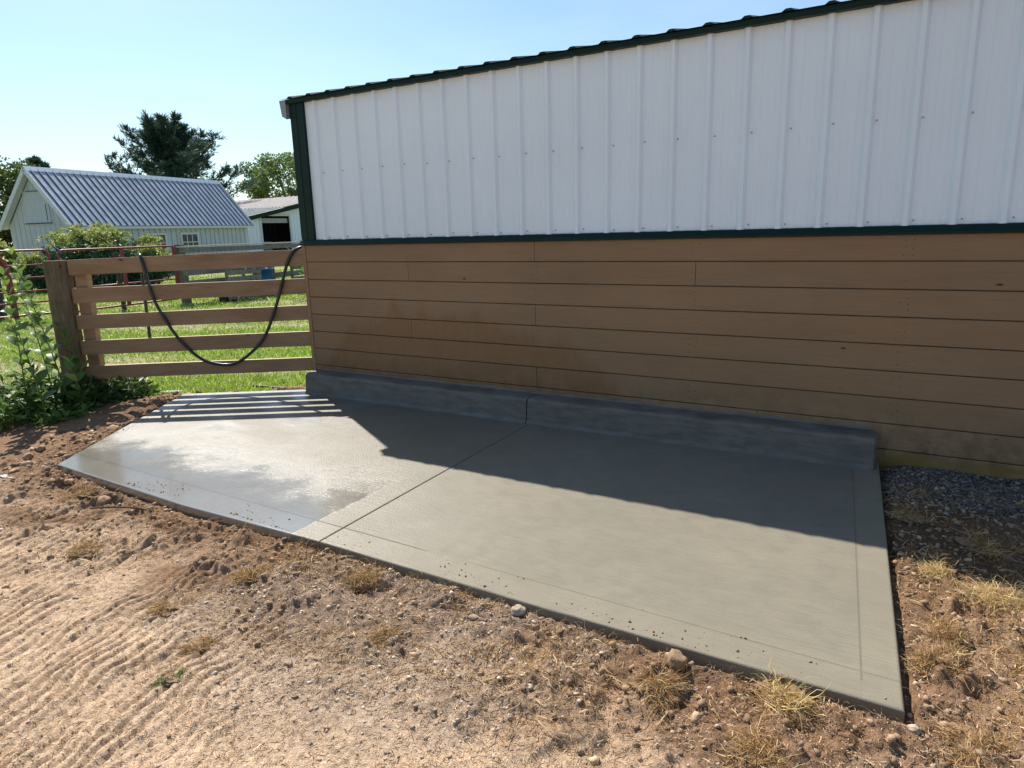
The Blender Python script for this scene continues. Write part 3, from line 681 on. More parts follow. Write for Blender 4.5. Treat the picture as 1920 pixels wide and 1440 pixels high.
# ------------------------------------------------------------------ board fence with its end post
fence = thing('board_fence', 'brown five-board wooden fence panel between the old post and the barn corner', 'fence', (-.95, -.62, 0))
def fp(s, z, off=0.0):
    return np.array([s*FD[0]+off*FN[0], s*FD[1]+off*FN[1], z])
FDv = np.array([FD[0], FD[1], 0]); FNv = np.array([FN[0], FN[1], 0])
tops = [(1.334, 1.184, 1.298, 1.160), (1.065, .924, 1.038, .896), (.812, .673, .785, .652), (.563, .423, .541, .407), (.308, .182, .300, .174)]
for k, (a, b, c, d) in enumerate(tops):
    mb = MB(); n = 24; secs = []
    for i in range(n+1):
        t = i/n; s = -.005+t*2.20; wob = .004*(float(fbm(s*2+k*7, 0, 3, 50))-.5)
        zt_, zb_ = a+(c-a)*t+wob, b+(d-b)*t+wob
        secs += [fp(s, zt_, .0), fp(s, zb_, .0), fp(s, zb_, -.036), fp(s, zt_, -.036)]
    fs = [(4*i+j, 4*i+(j+1) % 4, 4*i+4+(j+1) % 4, 4*i+4+j) for i in range(n) for j in range(4)]+[(0, 1, 2, 3), (4*n+3, 4*n+2, 4*n+1, 4*n)]
    mb.add(secs, fs)
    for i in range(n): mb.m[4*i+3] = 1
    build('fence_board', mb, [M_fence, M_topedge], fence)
mb = MB(); mb.obox(fp(2.125, -.1, -.085), fp(2.115, 1.285, -.085), FDv*.055, FNv*.045); build('nailing_post', mb, M_fence, fence, bevel=.004)
mb = MB(); mb.obox(fp(.02, -.1, -.06), fp(.02, 1.335, -.06), FDv*.02, FNv*.02); build('wall_cleat', mb, M_fence, fence)
# old rough post
post = thing('fence_post', 'thick weathered grey-brown wooden post at the left end of the board fence', 'post', tuple(fp(2.30, -.1, -.02)))
mb = MB(); n = 26; ring = 12; vs = []
for i in range(n+1):
    z = -.15+1.445*i/n; cs = 2.303+.004*math.sin(z*3)
    for j in range(ring):
        th = 2*math.pi*j/ring; ca, sa = math.cos(th), math.sin(th)
        r = .098/max(abs(ca), abs(sa)); r = min(r, .118)*(1+.05*(float(fbm(j*1.7, z*4, 3, 51))-.5)*2)
        vs.append(fp(cs, z, -.03)+FDv*ca*r+FNv*sa*r*.9)
fs = [(i*ring+j, i*ring+(j+1) % ring, (i+1)*ring+(j+1) % ring, (i+1)*ring+j) for i in range(n) for j in range(ring)]+[tuple(range(n*ring, n*ring+ring))]
mb.add(vs, fs); build('post_timber', mb, M_post, post)

# ------------------------------------------------------------------ hose over the fence
hp = [(1.578, .44, -.062), (1.572, .60, -.062), (1.566, .9, -.062), (1.562, 1.15, -.066), (1.556, 1.27, -.062), (1.548, 1.318, -.045), (1.534, 1.327, -.018), (1.515, 1.31, .010), (1.498, 1.25, .022),
      (1.475, 1.08, .022), (1.445, .92, .022), (1.392, .774, .022), (1.32, .62, .022), (1.233, .49, .022), (1.15, .385, .022), (1.056, .32, .022), (.95, .279, .022), (.837, .265, .022), (.73, .29, .022), (.625, .355, .022), (.52, .455, .022), (.425, .59, .022),
      (.35, .745, .022), (.295, .888, .022), (.245, 1.04, .022), (.19, 1.19, .022), (.15, 1.27, .022), (.11, 1.325, .016), (.06, 1.352, -.012), (.02, 1.352, -.035), (-.0, 1.342, -.06), (.0, 1.25, -.098), (.01, .9, -.105), (.03, .3, -.11), (.1, -.03, -.16), (.4, -.055, -.3), (.8, -.06, -.5)]
def smoothpts(pts, it=2):
    pts = [np.array(p, float) for p in pts]
    for _ in range(it):
        q = [pts[0]]
        for a, b in zip(pts[:-1], pts[1:]): q += [a*.75+b*.25, a*.25+b*.75]
        q.append(pts[-1]); pts = q
    return pts
mb = MB(); mb.tube(smoothpts([fp(s+(.006*math.sin(i*2.1)+.004*math.sin(i*4.7) if 9 < i < 25 else 0), z+(.004*math.sin(i*3.3) if 9 < i < 25 else 0), o) for i, (s, z, o) in enumerate(hp)]), .0148, 10)
hose = build('hose', mb, M_hose, smooth=True); ptag(hose, 'black rubber garden hose sagging in a loop over the brown board fence', 'hose')

# ------------------------------------------------------------------ coordinates of distant things: column right/forward frame on level ground
fwd = np.array([M[0, 2], M[1, 2]]); fwd = fwd/np.hypot(*fwd); rgt = np.array([fwd[1], -fwd[0]])
def P(x, y, z=-.09): return np.array([x, y, z])

# red tube gates
def gate(name, label, A, B, zs, braces):
    A = np.array([*A, 0.]); B = np.array([*B, 0.]); t = thing(name, label, 'gate', (A[0], A[1], 0), 0, 'red tube gates beyond the fence')
    L = np.linalg.norm(B-A); d = (B-A)/L; top, bot = zs[0], zs[-1]; rad = .10
    pts = []
    for cx, cz, a0, a1 in ((rad, bot+rad, -90, -180), (rad, top-rad, 180, 90), (L-rad, top-rad, 90, 0), (L-rad, bot+rad, 0, -90)):
        for k in range(6):
            th = R(a0+(a1-a0)*k/5); pts.append(A+d*(cx+rad*math.cos(th))+np.array([0, 0, cz+rad*math.sin(th)]))
    pts.append(pts[0]); mb = MB(); mb.tube(pts, .021, 8, caps=False); build('frame', mb, M_red, t, smooth=True)
    for z in zs[1:-1]:
        mb = MB(); mb.tube([A+d*.02+[0, 0, z], A+d*(L-.02)+[0, 0, z]], .017, 8); build('rail', mb, M_red, t, smooth=True)
    nn = np.array([-d[1], d[0], 0])
    for s in braces:
        mb = MB(); mb.obox(A+d*L*s+[0, 0, bot+.01], A+d*L*s+[0, 0, top-.01], d*.035, nn*.024); build('brace', mb, M_red, t)
    for s, z in ((0.0, .3), (0.0, top-.3)):
        mb = MB(); mb.tube([A+d*s+[0, 0, z-.05], A+d*s-d*.05+[0, 0, z], A+d*s+[0, 0, z+.05]], .014, 6); build('hinge', mb, M_red, t)
    return t
gate('tube_gate', 'red tube gate seen over the fence, farther right with both corners rounded', (-9.93, 2.70), (-10.37, 5.52), (1.31, 1.03, .79, .54, .33, .07), (.50, .985))
gate('tube_gate', 'red tube gate running out of the photo at the left edge', (-9.97, 2.54), (-10.45, -1.15), (1.33, 1.05, .81, .55, .33, .09), (.42, .8))
# red upright and dark post at the left edge
t = thing('gate_post', 'thick red steel post at the far left beside the tube gate', 'post', (-10.12, 1.84, -.1))
mb = MB(); mb.tube(smoothpts([(-10.12, 1.84, -.2), (-10.12, 1.84, .9), (-10.12, 1.80, 1.12), (-10.12, 1.62, 1.3), (-10.1, 1.3, 1.36)]), .055, 10); build('curved_tube', mb, M_red, t, smooth=True)
mb = MB(); mb.box((-10.20, 1.76, -.12), (-10.04, 1.92, -.04)); build('foot_plate', mb, M_red, t, bevel=.01)
mb = MB(); mb.tube([(-11.2, 2.06, -.2), (-11.2, 2.06, 1.0)], [.085, .08], 10); mb.disc((-11.2, 2.06, 1.0), (0, 0, 1), .085, 10, 0, .02)
ptag(build('round_post', mb, M_blackiron), 'short black round post behind the red gate at the far left', 'post')
mb = MB(); mb.tube([(-10.5, 4.18, -.2), (-10.5, 4.18, 1.2)], .05, 10); mb.disc((-10.5, 4.18, 1.2), (0, 0, 1), .05, 10, 0, .02)
ptag(build('round_post', mb, M_blackiron), 'slim black post behind the middle of the right red gate', 'post')

# far board fence
t = thing('weathered_fence', 'far grey weathered board fence with green posts behind the yard', 'fence', (-11, 7.5, -.1))
def farpt(s, z, off=0): # along the far fence
    a = np.array([-10.49, 5.73]); b = np.array([-11.7, 17.0]); d = (b-a)/np.linalg.norm(b-a); n = np.array([d[1], -d[0]])
    p = a+d*s+n*off; return np.array([p[0], p[1], z]), np.array([d[0], d[1], 0]), np.array([n[0], n[1], 0])
for s, h in ((0, 1.34), (2.9, 1.32), (5.8, 1.3), (8.7, 1.3)):
    p, d, n = farpt(s, 0); mb = MB(); mb.obox(p+[0, 0, -.15], p+[0, 0, h], d*.085, n*.085); build('post', mb, M_greenpost, t, bevel=.01)
for z, hh in ((1.20, .06), (.92, .07), (.66, .07), (.40, .075), (.14, .07)):
    for a_, b_ in ((-.1, 2.92), (2.93, 5.85), (5.86, 9.0)):
        if z == .66 and a_ > 2.9: continue
        p, d, n = farpt(a_, z, .11); q, _, _ = farpt(b_, z+random.uniform(-.04, .03), .11)
        mb = MB(); mb.obox(p, q, n*.018, np.array([0, 0, hh])); build('board', mb, M_grey, t)
p, d, n = farpt(-.1, 1.285, .06); q, _, _ = farpt(9.0, 1.285, .06)
mb = MB(); mb.obox(p, q, n*.075, np.array([0, 0, .018])); build('cap_board', mb, M_pale, t)
# clutter by the far fence
def tub(x, y, z, r, h, name, label, cat, mat):
    t = thing(name, label, cat, (x, y, z)); mb = MB(); N = 20
    prof = [(0, 0), (r*.86, 0), (r*.9, .02), (r*.97, h*.5), (r, h-.03), (r*1.06, h-.03), (r*1.06, h), (r*.97, h), (r*.88, .04), (0, .04)]
    vs = []; 
    for k in range(N):
        th = 2*math.pi*k/N
        for a, b in prof: vs.append((x+a*math.cos(th), y+a*math.sin(th), z+b))
    n = len(prof); fs = [(k*n+j, ((k+1) % N)*n+j, ((k+1) % N)*n+j+1, k*n+j+1) for k in range(N) for j in range(n-1)]
    mb.add(vs, fs); build('shell', mb, mat, t, smooth=True)
    mb = MB(); mb.tube([(x+r*1.07*math.cos(2*math.pi*k/24), y+r*1.07*math.sin(2*math.pi*k/24), z+h) for k in range(25)], .014, 6, caps=False); build('rim', mb, mat, t, smooth=True)
tub(-10.2, 7.86, -.09, .26, .72, 'tub', 'blue plastic tub seen between the top two fence boards', 'tub', M_tub)
tub(-10.0, 6.55, -.09, .24, .40, 'tub', 'low dark rubber tub left of the grey boards', 'tub', M_blackiron)
mb = MB(); mb.tube([(-9.6, 6.55, .0), (-10.55, 7.75, .98)], .022, 8); ptag(build('leaning_pole', mb, M_pale), 'pale pole leaning against the far grey board fence', 'pole')
def pallet(x, y, rz, label):
    t = thing('wooden_pallet', label, 'pallet', (x, y, -.08), rz, 'grey pallets at the far fence'); mb = MB()
    for k in range(6):
        mb = MB(); mb.box((-.5, -.02, .04+k*.15), (.5, 0, .14+k*.15)); build('slat', mb, M_grey, t, world=False)
    for xx in (-.47, 0, .44):
        mb = MB(); mb.box((xx, .0, 0), (xx+.04, .09, .95)); build('runner', mb, M_grey, t, world=False)
pallet(-9.75, 6.9, R(86), 'grey wooden pallet stood upright left of the blue tub')
pallet(-10.0, 9.2, R(84), 'grey wooden pallet stood upright right of the blue tub')

# ------------------------------------------------------------------ small gabled barn
TH = -.186
sb = thing('gabled_barn', 'small white board barn with a steep blue-grey metal roof at the left', 'barn', (-23.398, 9.904, 0), -TH*0+0)
sb.rotation_euler = (0, 0, -TH)     # local x = across the gable to the right, local y = along the ridge
W_, L_, ZE, ZR = 3.99, 10.26, 2.06, 4.30; ov, gv = .22, .28
hs = (ZR-ZE)/(W_/2)
def bl(name, mb, mat, parent=None, **k): return build(name, mb, mat, parent or sb, world=False, **k)
# walls
mb = MB(); wx0, wx1 = -W_+ov, -ov; wy0, wy1 = gv, L_-gv; ze = ZE+ov*hs-.09
mb.box((wx1-.05, wy0, -.2), (wx1, wy1, ze)); mb.box((wx0, wy0, -.2), (wx0+.05, wy1, ze))
for y in (wy0, wy1-.05):
    mb.add([(wx0+.05, y, -.2), (wx1-.05, y, -.2), (wx1-.05, y, ze), (-W_/2, y, ZR-.1), (wx0+.05, y, ze), (wx0+.05, y+.05, -.2), (wx1-.05, y+.05, -.2), (wx1-.05, y+.05, ze), (-W_/2, y+.05, ZR-.1), (wx0+.05, y+.05, ze)],
           [(0, 1, 2, 3, 4), (5, 9, 8, 7, 6), (0, 5, 6, 1), (1, 6, 7, 2), (2, 7, 8, 3), (3, 8, 9, 4), (4, 9, 5, 0)])
y = wy0+.3
while y < wy1-.2:
    mb.box((wx1, y, .05), (wx1+.012, y+.022, ze-.02), 1); y += .295
x = wx0+.28
while x < wx1-.1:
    zt_ = ze+(W_/2-abs(x+W_/2)-ov)*hs-.1; mb.box((x, wy0-.006, .05), (x+.012, wy0, max(.6, zt_)), 1); x += .29
bl('wall', mb, [M_wboard, M_groove])
mb = MB(); mb.box((wx0-.03, wy0-.03, -.25), (wx1+.03, wy1+.03, .12)); bl('foundation', mb, simple('foundation_block', (.16, .15, .14), .9))
# roof
mb = MB(); t_ = .05
for sx in (1, -1):
    xe = 0 if sx > 0 else -W_; xr = -W_/2
    d = np.array([xe-xr, 0, ZE-ZR]); Ls = np.linalg.norm(d); d /= Ls; n = np.array([-d[2]*sx, 0, abs(d[0])]); n = n/np.linalg.norm(n)
    o = np.array([xr, 0, ZR])
    mb.add([o, o+d*Ls, o+d*Ls+[0, L_, 0], o+[0, L_, 0], o+n*t_, o+d*Ls+n*t_, o+d*Ls+n*t_+[0, L_, 0], o+n*t_+[0, L_, 0]],
           [(0, 1, 2, 3), (4, 7, 6, 5), (0, 4, 5, 1), (1, 5, 6, 2), (2, 6, 7, 3), (3, 7, 4, 0)])
    y = .2
    while y < L_-.12:
        a = o+n*t_+[0, y, 0]
        mb.obox(a+n*.018+d*.03, a+n*.018+d*(Ls-.005), np.array([0, .014, 0]), n*.012, 0)
        mb.obox(a+n*.003+d*.03+[0, -.036, 0], a+n*.003+d*(Ls-.005)+[0, -.036, 0], np.array([0, .021, 0]), n*.004, 1)
        y += .30
rf = bl('roof', mb, [M_galv, M_galvd])
mb = MB(); mb.prism([(-.16, ZR-.10), (0, ZR+.085), (.16, ZR-.10), (.14, ZR-.12), (0, ZR+.04), (-.14, ZR-.12)], (-W_/2, -.01, .03), (0, L_+.02, 0), (1, 0, 0), (0, 0, 1)); bl('ridge_cap', mb, simple('bright_ridge', (.50, .56, .62), .4, .4), rf)
for y0, y1 in ((-.03, .015), (L_-.015, L_+.03)):
    mb = MB()
    for xe in (0, -W_):
        d = np.array([xe+W_/2, 0, ZE-ZR]); d = d/np.linalg.norm(d); p = np.array([-W_/2, (y0+y1)/2, ZR-.02]); q = p+d*math.hypot(W_/2, ZR-ZE)
        n = np.array([-d[2]*np.sign(d[0]), 0, abs(d[0])]); mb.obox(p, q, np.array([0, (y1-y0)/2, 0]), n*.085)
    bl('barge_board', mb, M_wtrim)
for yy in (.03,):
    mb = MB()
    for xe in (0, -W_):
        d = np.array([xe+W_/2, 0, ZE-ZR]); d = d/np.linalg.norm(d); p = np.array([-W_/2, 0.15, ZR-.04]); q = p+d*(math.hypot(W_/2, ZR-ZE)-.03)
        n = np.array([-d[2]*np.sign(d[0]), 0, abs(d[0])]); mb.obox(p, q, np.array([0, .13, 0]), n*.01)
    bl('soffit', mb, M_wtrim)
mb = MB(); mb.box((-.03, 0, ZE-.10), (-.005, L_, ZE+.015)); bl('eave_fascia', mb, M_wtrim)
mb = MB(); mb.box((-W_/2-.66, wy0-.03, 2.20), (-W_/2+.68, wy0-.007, 3.50)); dr = bl('loft_door', mb, M_wboard)
mb = MB(); mb.box((-W_/2-.78, wy0-.065, 2.22), (-W_/2+.74, wy0-.031, 2.255)); bl('track', mb, M_slot, dr)
mb = MB(); mb.box((-W_/2-.45, wy0-.05, 3.46), (-W_/2+.35, wy0-.031, 3.485)); bl('track', mb, M_slot, dr)
mb = MB(); mb.box((-W_/2+.50, wy0-.045, 2.33), (-W_/2+.52, wy0-.031, 2.95)); bl('latch_bar', mb, M_slot, dr)
mb = MB(); mb.box((wx1-.02, wy1-.12, 0), (wx1+.02, wy1+.004, ze)); mb.box((wx1+.0205, wy1-.01, 0), (wx1+.03, wy1+.004, ze), 1); bl('corner_board', mb, [M_wtrim, M_groove])
def window(yc, z0, z1, w_):
    mb = MB(); f = .085; x = wx1+.002
    mb.box((x, yc-w_/2-f, z0-f), (x+.05, yc-w_/2, z1+f)); mb.box((x, yc+w_/2, z0-f), (x+.05, yc+w_/2+f, z1+f))
    mb.box((x, yc-w_/2, z1), (x+.05, yc+w_/2, z1+f)); mb.box((x-.0, yc-w_/2, z0-f), (x+.06, yc+w_/2, z0))
    wdw = bl('window', mb, M_wtrim)
    mb = MB(); mb.box((x+.004, yc-w_/2, z0), (x+.012, yc+w_/2, z1)); bl('pane', mb, M_glass, wdw)
    mb = MB()
    for k in (1, 2): mb.box((x+.013, yc-w_/2+w_*k/3-.018, z0), (x+.035, yc-w_/2+w_*k/3+.018, z1))
    mb.box((x+.014, yc-w_/2, (z0+z1)/2-.02), (x+.034, yc+w_/2, (z0+z1)/2+.02)); bl('glazing_bars', mb, M_wtrim, wdw)
window(4.15, .98, 1.68, .92); window(6.05, .98, 1.68, .92)

# ------------------------------------------------------------------ pale shed with the open door
XS = -27.0; ps = thing('pole_shed', 'white shed with pale roof, green rake trim and open dark doorway', 'shed', (XS, 21, 0))
K = (XS-CAM[0])/(-25.883-CAM[0])       # everything measured at x=-25.883 and scaled to XS along the sight lines from the yard
def q(y, z): return np.array([XS, CAM[1]+(y-CAM[1])*K, CAM[2]+(z-CAM[2])*K])
e0 = q(19.2, 2.36); e1 = q(26.5, 3.79); ey, ez = e0[1], e0[2]; ry, rz_ = e1[1], e1[2]
dl, dt, dr_, = q(20.97, 2.573), q(21.93, 2.60), q(22.90, 2.573)
mb = MB(); zd = dl[2]
mb.add([(XS, ey+.1, -.1), (XS, dl[1], -.1), (XS, dl[1], zd), (XS, dr_[1], zd), (XS, dr_[1], -.1), (XS, 2*ry-ey-.1, -.1), (XS, 2*ry-ey-.1, ez-.05), (XS, ry, rz_-.05), (XS, ey+.1, ez-.05)],
       [(0, 1, 2, 8), (2, 3, 7, 8), (3, 4, 5, 6), (3, 6, 7)])
y = ey+.3
while y < 2*ry-ey-.2:
    if not (dl[1]-.05 < y < dr_[1]+.05): 
        zt_ = ez+(ry-ey-abs(y-ry))*(rz_-ez)/(ry-ey)-.12; mb.box((XS+.001, y, -.1), (XS+.018, y+.04, zt_))
    y += .23
build('wall', mb, M_white, ps)
mb = MB(); mb.box((XS-11.6, ey+.1, -.1), (XS-.02, ey+.16, ez-.1)); mb.box((XS-11.7, ey+.1, -.1), (XS-11.6, 2*ry-ey, ez-.1)); mb.box((XS-11.6, 2*ry-ey-.2, -.1), (XS-.02, 2*ry-ey-.14, ez-.1)); build('rear_wall', mb, M_white, ps)
mb = MB(); xi = XS-4; mb.box((xi-.05, ey+.3, -.1), (xi, ry+3, zd+.6), 0)
y = ey+.4
while y < ry+2.5: mb.box((xi+.001, y, -.1), (xi+.03, y+.06, zd+.5), 1); y += .35
mb.box((XS-4, ey+.3, -.09), (XS-.1, ry+3, -.05), 1); build('inner_wall', mb, [M_intwall, M_dark], ps)
mb = MB(); mb.box((XS+.02, dl[1]-.12, -.1), (XS+.06, dl[1], zd+.12)); mb.box((XS+.02, dr_[1], -.1), (XS+.06, dr_[1]+.14, zd+.12)); mb.box((XS+.02, dl[1], zd), (XS+.06, dr_[1], zd+.12)); build('door_frame', mb, M_wtrim, ps)
mb = MB(); mb.box((XS-.14, dl[1]+.02, zd-.38), (XS-.10, dr_[1]-.02, zd-.12)); build('rolled_door', mb, simple('grey_door_panel', (.35, .36, .35), .7), ps)
# roof with pale tan sheets above and an older grey-green strip low down
sl_ = (rz_-ez)/(ry-ey); mb = MB(); x1 = XS+.25; x0 = XS-12
yb = q(22.6, 0)[1]
def rz(y): return ez+(y-ey)*sl_
def rp(x, y, dz=0): return (x, y, rz(y)+dz)
def slabroof(mb, ya, yb_, m, dz=0):
    mb.add([rp(x0, ya, dz), rp(x1, ya, dz), rp(x1, yb_, dz), rp(x0, yb_, dz), rp(x0, ya, dz+.04), rp(x1, ya, dz+.04), rp(x1, yb_, dz+.04), rp(x0, yb_, dz+.04)],
           [(0, 3, 2, 1), (4, 5, 6, 7), (0, 1, 5, 4), (1, 2, 6, 5), (2, 3, 7, 6), (3, 0, 4, 7)], m)
    x = x0+.1
    while x < x1-.05:
        mb.add([rp(x, ya-.01, dz+.041), rp(x+.05, ya-.01, dz+.041), rp(x+.05, yb_, dz+.041), rp(x, yb_, dz+.041), rp(x, ya-.01, dz+.075), rp(x+.05, ya-.01, dz+.075), rp(x+.05, yb_, dz+.075), rp(x, yb_, dz+.075)],
               [(0, 1, 5, 4), (1, 2, 6, 5), (3, 0, 4, 7), (4, 5, 6, 7)], m); x += .30
slabroof(mb, ey-.2, yb, 1, 0); slabroof(mb, yb-.15, ry, 0, .05)
mb.add([(x0, ry, rz_), (x1, ry, rz_), (x1, 2*ry-ey+.2, ez-.05), (x0, 2*ry-ey+.2, ez-.05)], [(0, 1, 2, 3)], 0)
build('roof', mb, [M_whiteroof, M_greyroof], ps)
mb = MB(); mb.obox((XS+.27, ey-.22, rz(ey-.22)-.08), (XS+.27, ry, rz_-.08), (.02, 0, 0), (0, 0, .12)); mb.obox((XS+.27, 2*ry-ey+.22, rz(ey-.22)-.08), (XS+.27, ry+.001, rz_-.08), (.02, 0, 0), (0, 0, .12)); build('rake_trim', mb, M_green, ps)
mb = MB(); yy = dl[1]+.75
mb.tube([(XS-1.2, yy, -.1), (XS-1.5, yy+.25, 1.9)], .03, 6); mb.tube([(XS-1.2, yy+.35, -.1), (XS-1.5, yy+.45, 1.9)], .03, 6)
for k in range(5): mb.tube([(XS-1.2-.06*k, yy+.05*k, .2+.38*k), (XS-1.2-.06*k, yy+.35+.02*k, .2+.38*k)], .02, 6)
ptag(build('ladder', mb, simple('ladder_wood', (.16, .15, .14), .7)), 'grey ladder leaning inside the dark shed doorway', 'ladder')

# ------------------------------------------------------------------ trees and bushes
def limb(p, d, L, n=6, droop=0.0, wob=.12):
    pts = [np.array(p, float)]; d = np.array(d, float); d /= np.linalg.norm(d)
    for k in range(n):
        d = d+rng.normal(size=3)*wob*.5+np.array([0, 0, -droop/n]); d /= np.linalg.norm(d); pts.append(pts[-1]+d*L/n)
    return pts
def conifer(label, x, y, H, Rm, seed, prof, tuftlen=.5, nl=64):
    global rng
    rng = np.random.default_rng(seed); t = thing('pine_tree', label, 'tree', (x, y, -.1))
    mb = MB(); base = np.array([x, y, -.1]); mb.tube([base, base+[0, 0, H*.5], base+[.1, .1, H*.95]], [H*.028, H*.018, .04], 10)
    C = []; D = []
    for i in range(nl):
        fz = .16+.8*(i+.5)/nl+rng.uniform(-.02, .02); az = i*2.39996+rng.uniform(-.3, .3)
        L = Rm*np.interp(fz, prof[0], prof[1])*rng.uniform(.72, 1.08)
        up = np.interp(fz, [0, .5, 1], [-.02, .22, 1.3])
        p = base+[0, 0, H*fz]; pts = limb(p, (math.cos(az), math.sin(az), up), L, 7, -.30)
        mb.tube(pts, list(np.linspace(.07, .015, len(pts))), 5)
        for k in range(1, len(pts)):
            for tw in range(5):
                a = pts[k-1]+(pts[k]-pts[k-1])*rng.random(); side = rng.normal(size=3)*[1, 1, .16]; side += (pts[k]-pts[k-1])/np.linalg.norm(pts[k]-pts[k-1])*.8
                side = side/np.linalg.norm(side); tl = L*.17*(1.25-.6*k/len(pts))*rng.uniform(.6, 1.3)
                mm = 30
                s_ = rng.random((mm, 1)); C.append(a+side*tl*s_+rng.normal(size=(mm, 3))*.05); D.append(side*.9+rng.normal(size=(mm, 3))*[.6, .6, .4]+[0, 0, .35])
    build('trunk', mb, M_bark, t)
    C = np.concatenate(C); D = np.concatenate(D); leaves('crown', C, D, rng.uniform(.22, .45, len(C))*tuftlen*2, .055, M_pine, t, off=t.location[:])
    return t
conifer('big dark pine tree rising behind the small barn roof', -37.9, 24.2, 8.1, 5.0, 3, ([.1, .3, .45, .6, .75, .88, 1], [.95, 1.0, 1.02, .90, .72, .50, .16]), nl=60)
conifer('dark conifer tip behind the left end of the small barn ridge', -53.9, 23.8, 7.6, 3.0, 5, ([.1, .4, .7, 1], [1.0, .9, .6, .15]), nl=44)
def broad(label, x, y, H, Rw, zc, seed, mat, n_cl=90, lf=.22, per=150, name='broadleaf_tree', hole=1.0, rz=None, trunk=True):
    global rng
    rng = np.random.default_rng(seed); t = thing(name, label, 'tree', (x, y, -.1)); base = np.array([x, y, -.1]); mb = MB()
    mb.tube([base, base+[.1, 0, zc*.6]], [H*.03, H*.02], 10)
    rz = rz or (H-zc); C = []; D = []
    for i in range(n_cl):
        v = rng.normal(size=3); v /= np.linalg.norm(v); r = rng.uniform(.45, 1)**.6
        c = np.array([x, y, zc])+v*[Rw, Rw, rz]*r
        if i % 2 == 0:
            pts = [base+[.1, 0, zc*.55], base*.4+c*.6+rng.normal(size=3)*.2+[0, 0, .1], c]; mb.tube(pts, [H*.010, H*.006, .02], 5)
        rr = Rw*rng.uniform(.10, .24)*hole
        m_ = per; q_ = rng.normal(size=(m_, 3)); q_ = unit(q_)*rng.random((m_, 1))**.45
        C.append(c+q_*[rr, rr, rr*.7]); D.append(q_+rng.normal(size=(m_, 3))*.6+[0, 0, -.25])
    build('trunk', mb, M_bark, t)
    C = np.concatenate(C); D = np.concatenate(D); leaves('crown', C, D, rng.uniform(.7, 1.3, len(C))*lf, rng.uniform(.5, .8, len(C))*lf, mat, t, off=t.location[:])
    return t
broad('green broadleaf tree behind the pale shed beside the barn corner', -43.4, 40.1, 8.5, 5.2, 5.8, 11, M_dec, 150, .24, 120, hole=.85)
broad('bushy green tree behind the left side of the small barn', -50.8, 20.2, 7.2, 3.3, 3.9, 12, M_dkleaf, 140, .22, 130, hole=1.15)
broad('low yellow-green tree at the far left edge beside the small barn', -22.2, 6.55, 2.0, .85, 1.05, 13, M_bush1, 60, .13, 120, rz=.75)

def bush():
    global rng
    rng = np.random.default_rng(21); bx, by = -18.2, 7.9
    t = thing('shrub', 'large spreading yellow-green shrub in front of the small barn behind the red gate', 'shrub', (bx, by, -.1))
    rt = np.array([rgt[0], rgt[1], 0]); fw = np.array([fwd[0], fwd[1], 0]); base = np.array([bx, by, -.1])
    mb = MB(); C1 = []; D1 = []; C2 = []; D2 = []
    for i in range(170):
        a = rng.uniform(-1, 1); top = 1.62+.35*(1-a*a)-.30*max(0, a-.5)*2+rng.normal()*.10
        top = top if a > -.75 else top-.5
        z = -.05+top*rng.random()**.6; b = rng.uniform(-1, 1)
        c = base+rt*a*2.05+fw*b*1.0*(1-abs(a)*.4)+[0, 0, z]
        if i % 3 == 0: mb.tube(limb(base+rt*a*.6, c-(base+rt*a*.6), np.linalg.norm(c-(base+rt*a*.6)), 5, .15), [.04, .03, .025, .02, .015, .01], 5)
        hi = z/top > .80
        # drooping sprays
        for s in range(9):
            d = unit(rng.normal(size=3)*[1, 1, .5]+[0, 0, .25 if hi else -.1]); L = rng.uniform(.25, .5)
            k = 22; u = np.linspace(0, 1, k)[:, None]; pp = c+d*L*u+np.array([0, 0, -.22])*u**2+rng.normal(size=(k, 3))*.035
            (C1 if hi else C2).append(pp); (D1 if hi else D2).append(d+rng.normal(size=(k, 3))*.7)
    build('stems', mb, M_bark, t)
    for nm, C_, D_, mt in (('upper_foliage', C1, D1, M_bush1), ('lower_foliage', C2, D2, M_bush2)):
        C_ = np.concatenate(C_); D_ = np.concatenate(D_); leaves(nm, C_, D_, rng.uniform(.08, .15, len(C_)), .045, mt, t, off=t.location[:])
bush()

def leafy(label, x, y, H, n, mat, name='weed', cat='plant', seed=1, L=.2, W=.05, z0=-.09):
    global rng
    rng = np.random.default_rng(seed); t = thing(name, label, cat, (x, y, z0)); mb = MB(); C = []; D = []
    for i in range(n):
        a = rng.uniform(0, 6.28); pts = limb((x, y, z0), (math.cos(a)*.6, math.sin(a)*.6, 1), H*rng.uniform(.6, 1), 5, .3)
        mb.tube(pts, [.008, .007, .006, .005, .004, .003], 5)
        for k in range(1, 6):
            for s in range(3):
                C.append(pts[k]); D.append(unit(rng.normal(size=3)*[1, 1, .4]+[0, 0, .5]))
    build('stem', mb, M_stem, t)
    C = np.array(C); D = np.array(D); leaves('foliage', C, D, rng.uniform(.7, 1.3, len(C))*L, W, mat, t, off=t.location[:], fold=.12)
leafy('bright green leafy plant behind the fence near the barn corner', -8.35, 8.1, 1.55, 16, M_weed, 'leafy_plant', 'plant', 31, .34, .09)

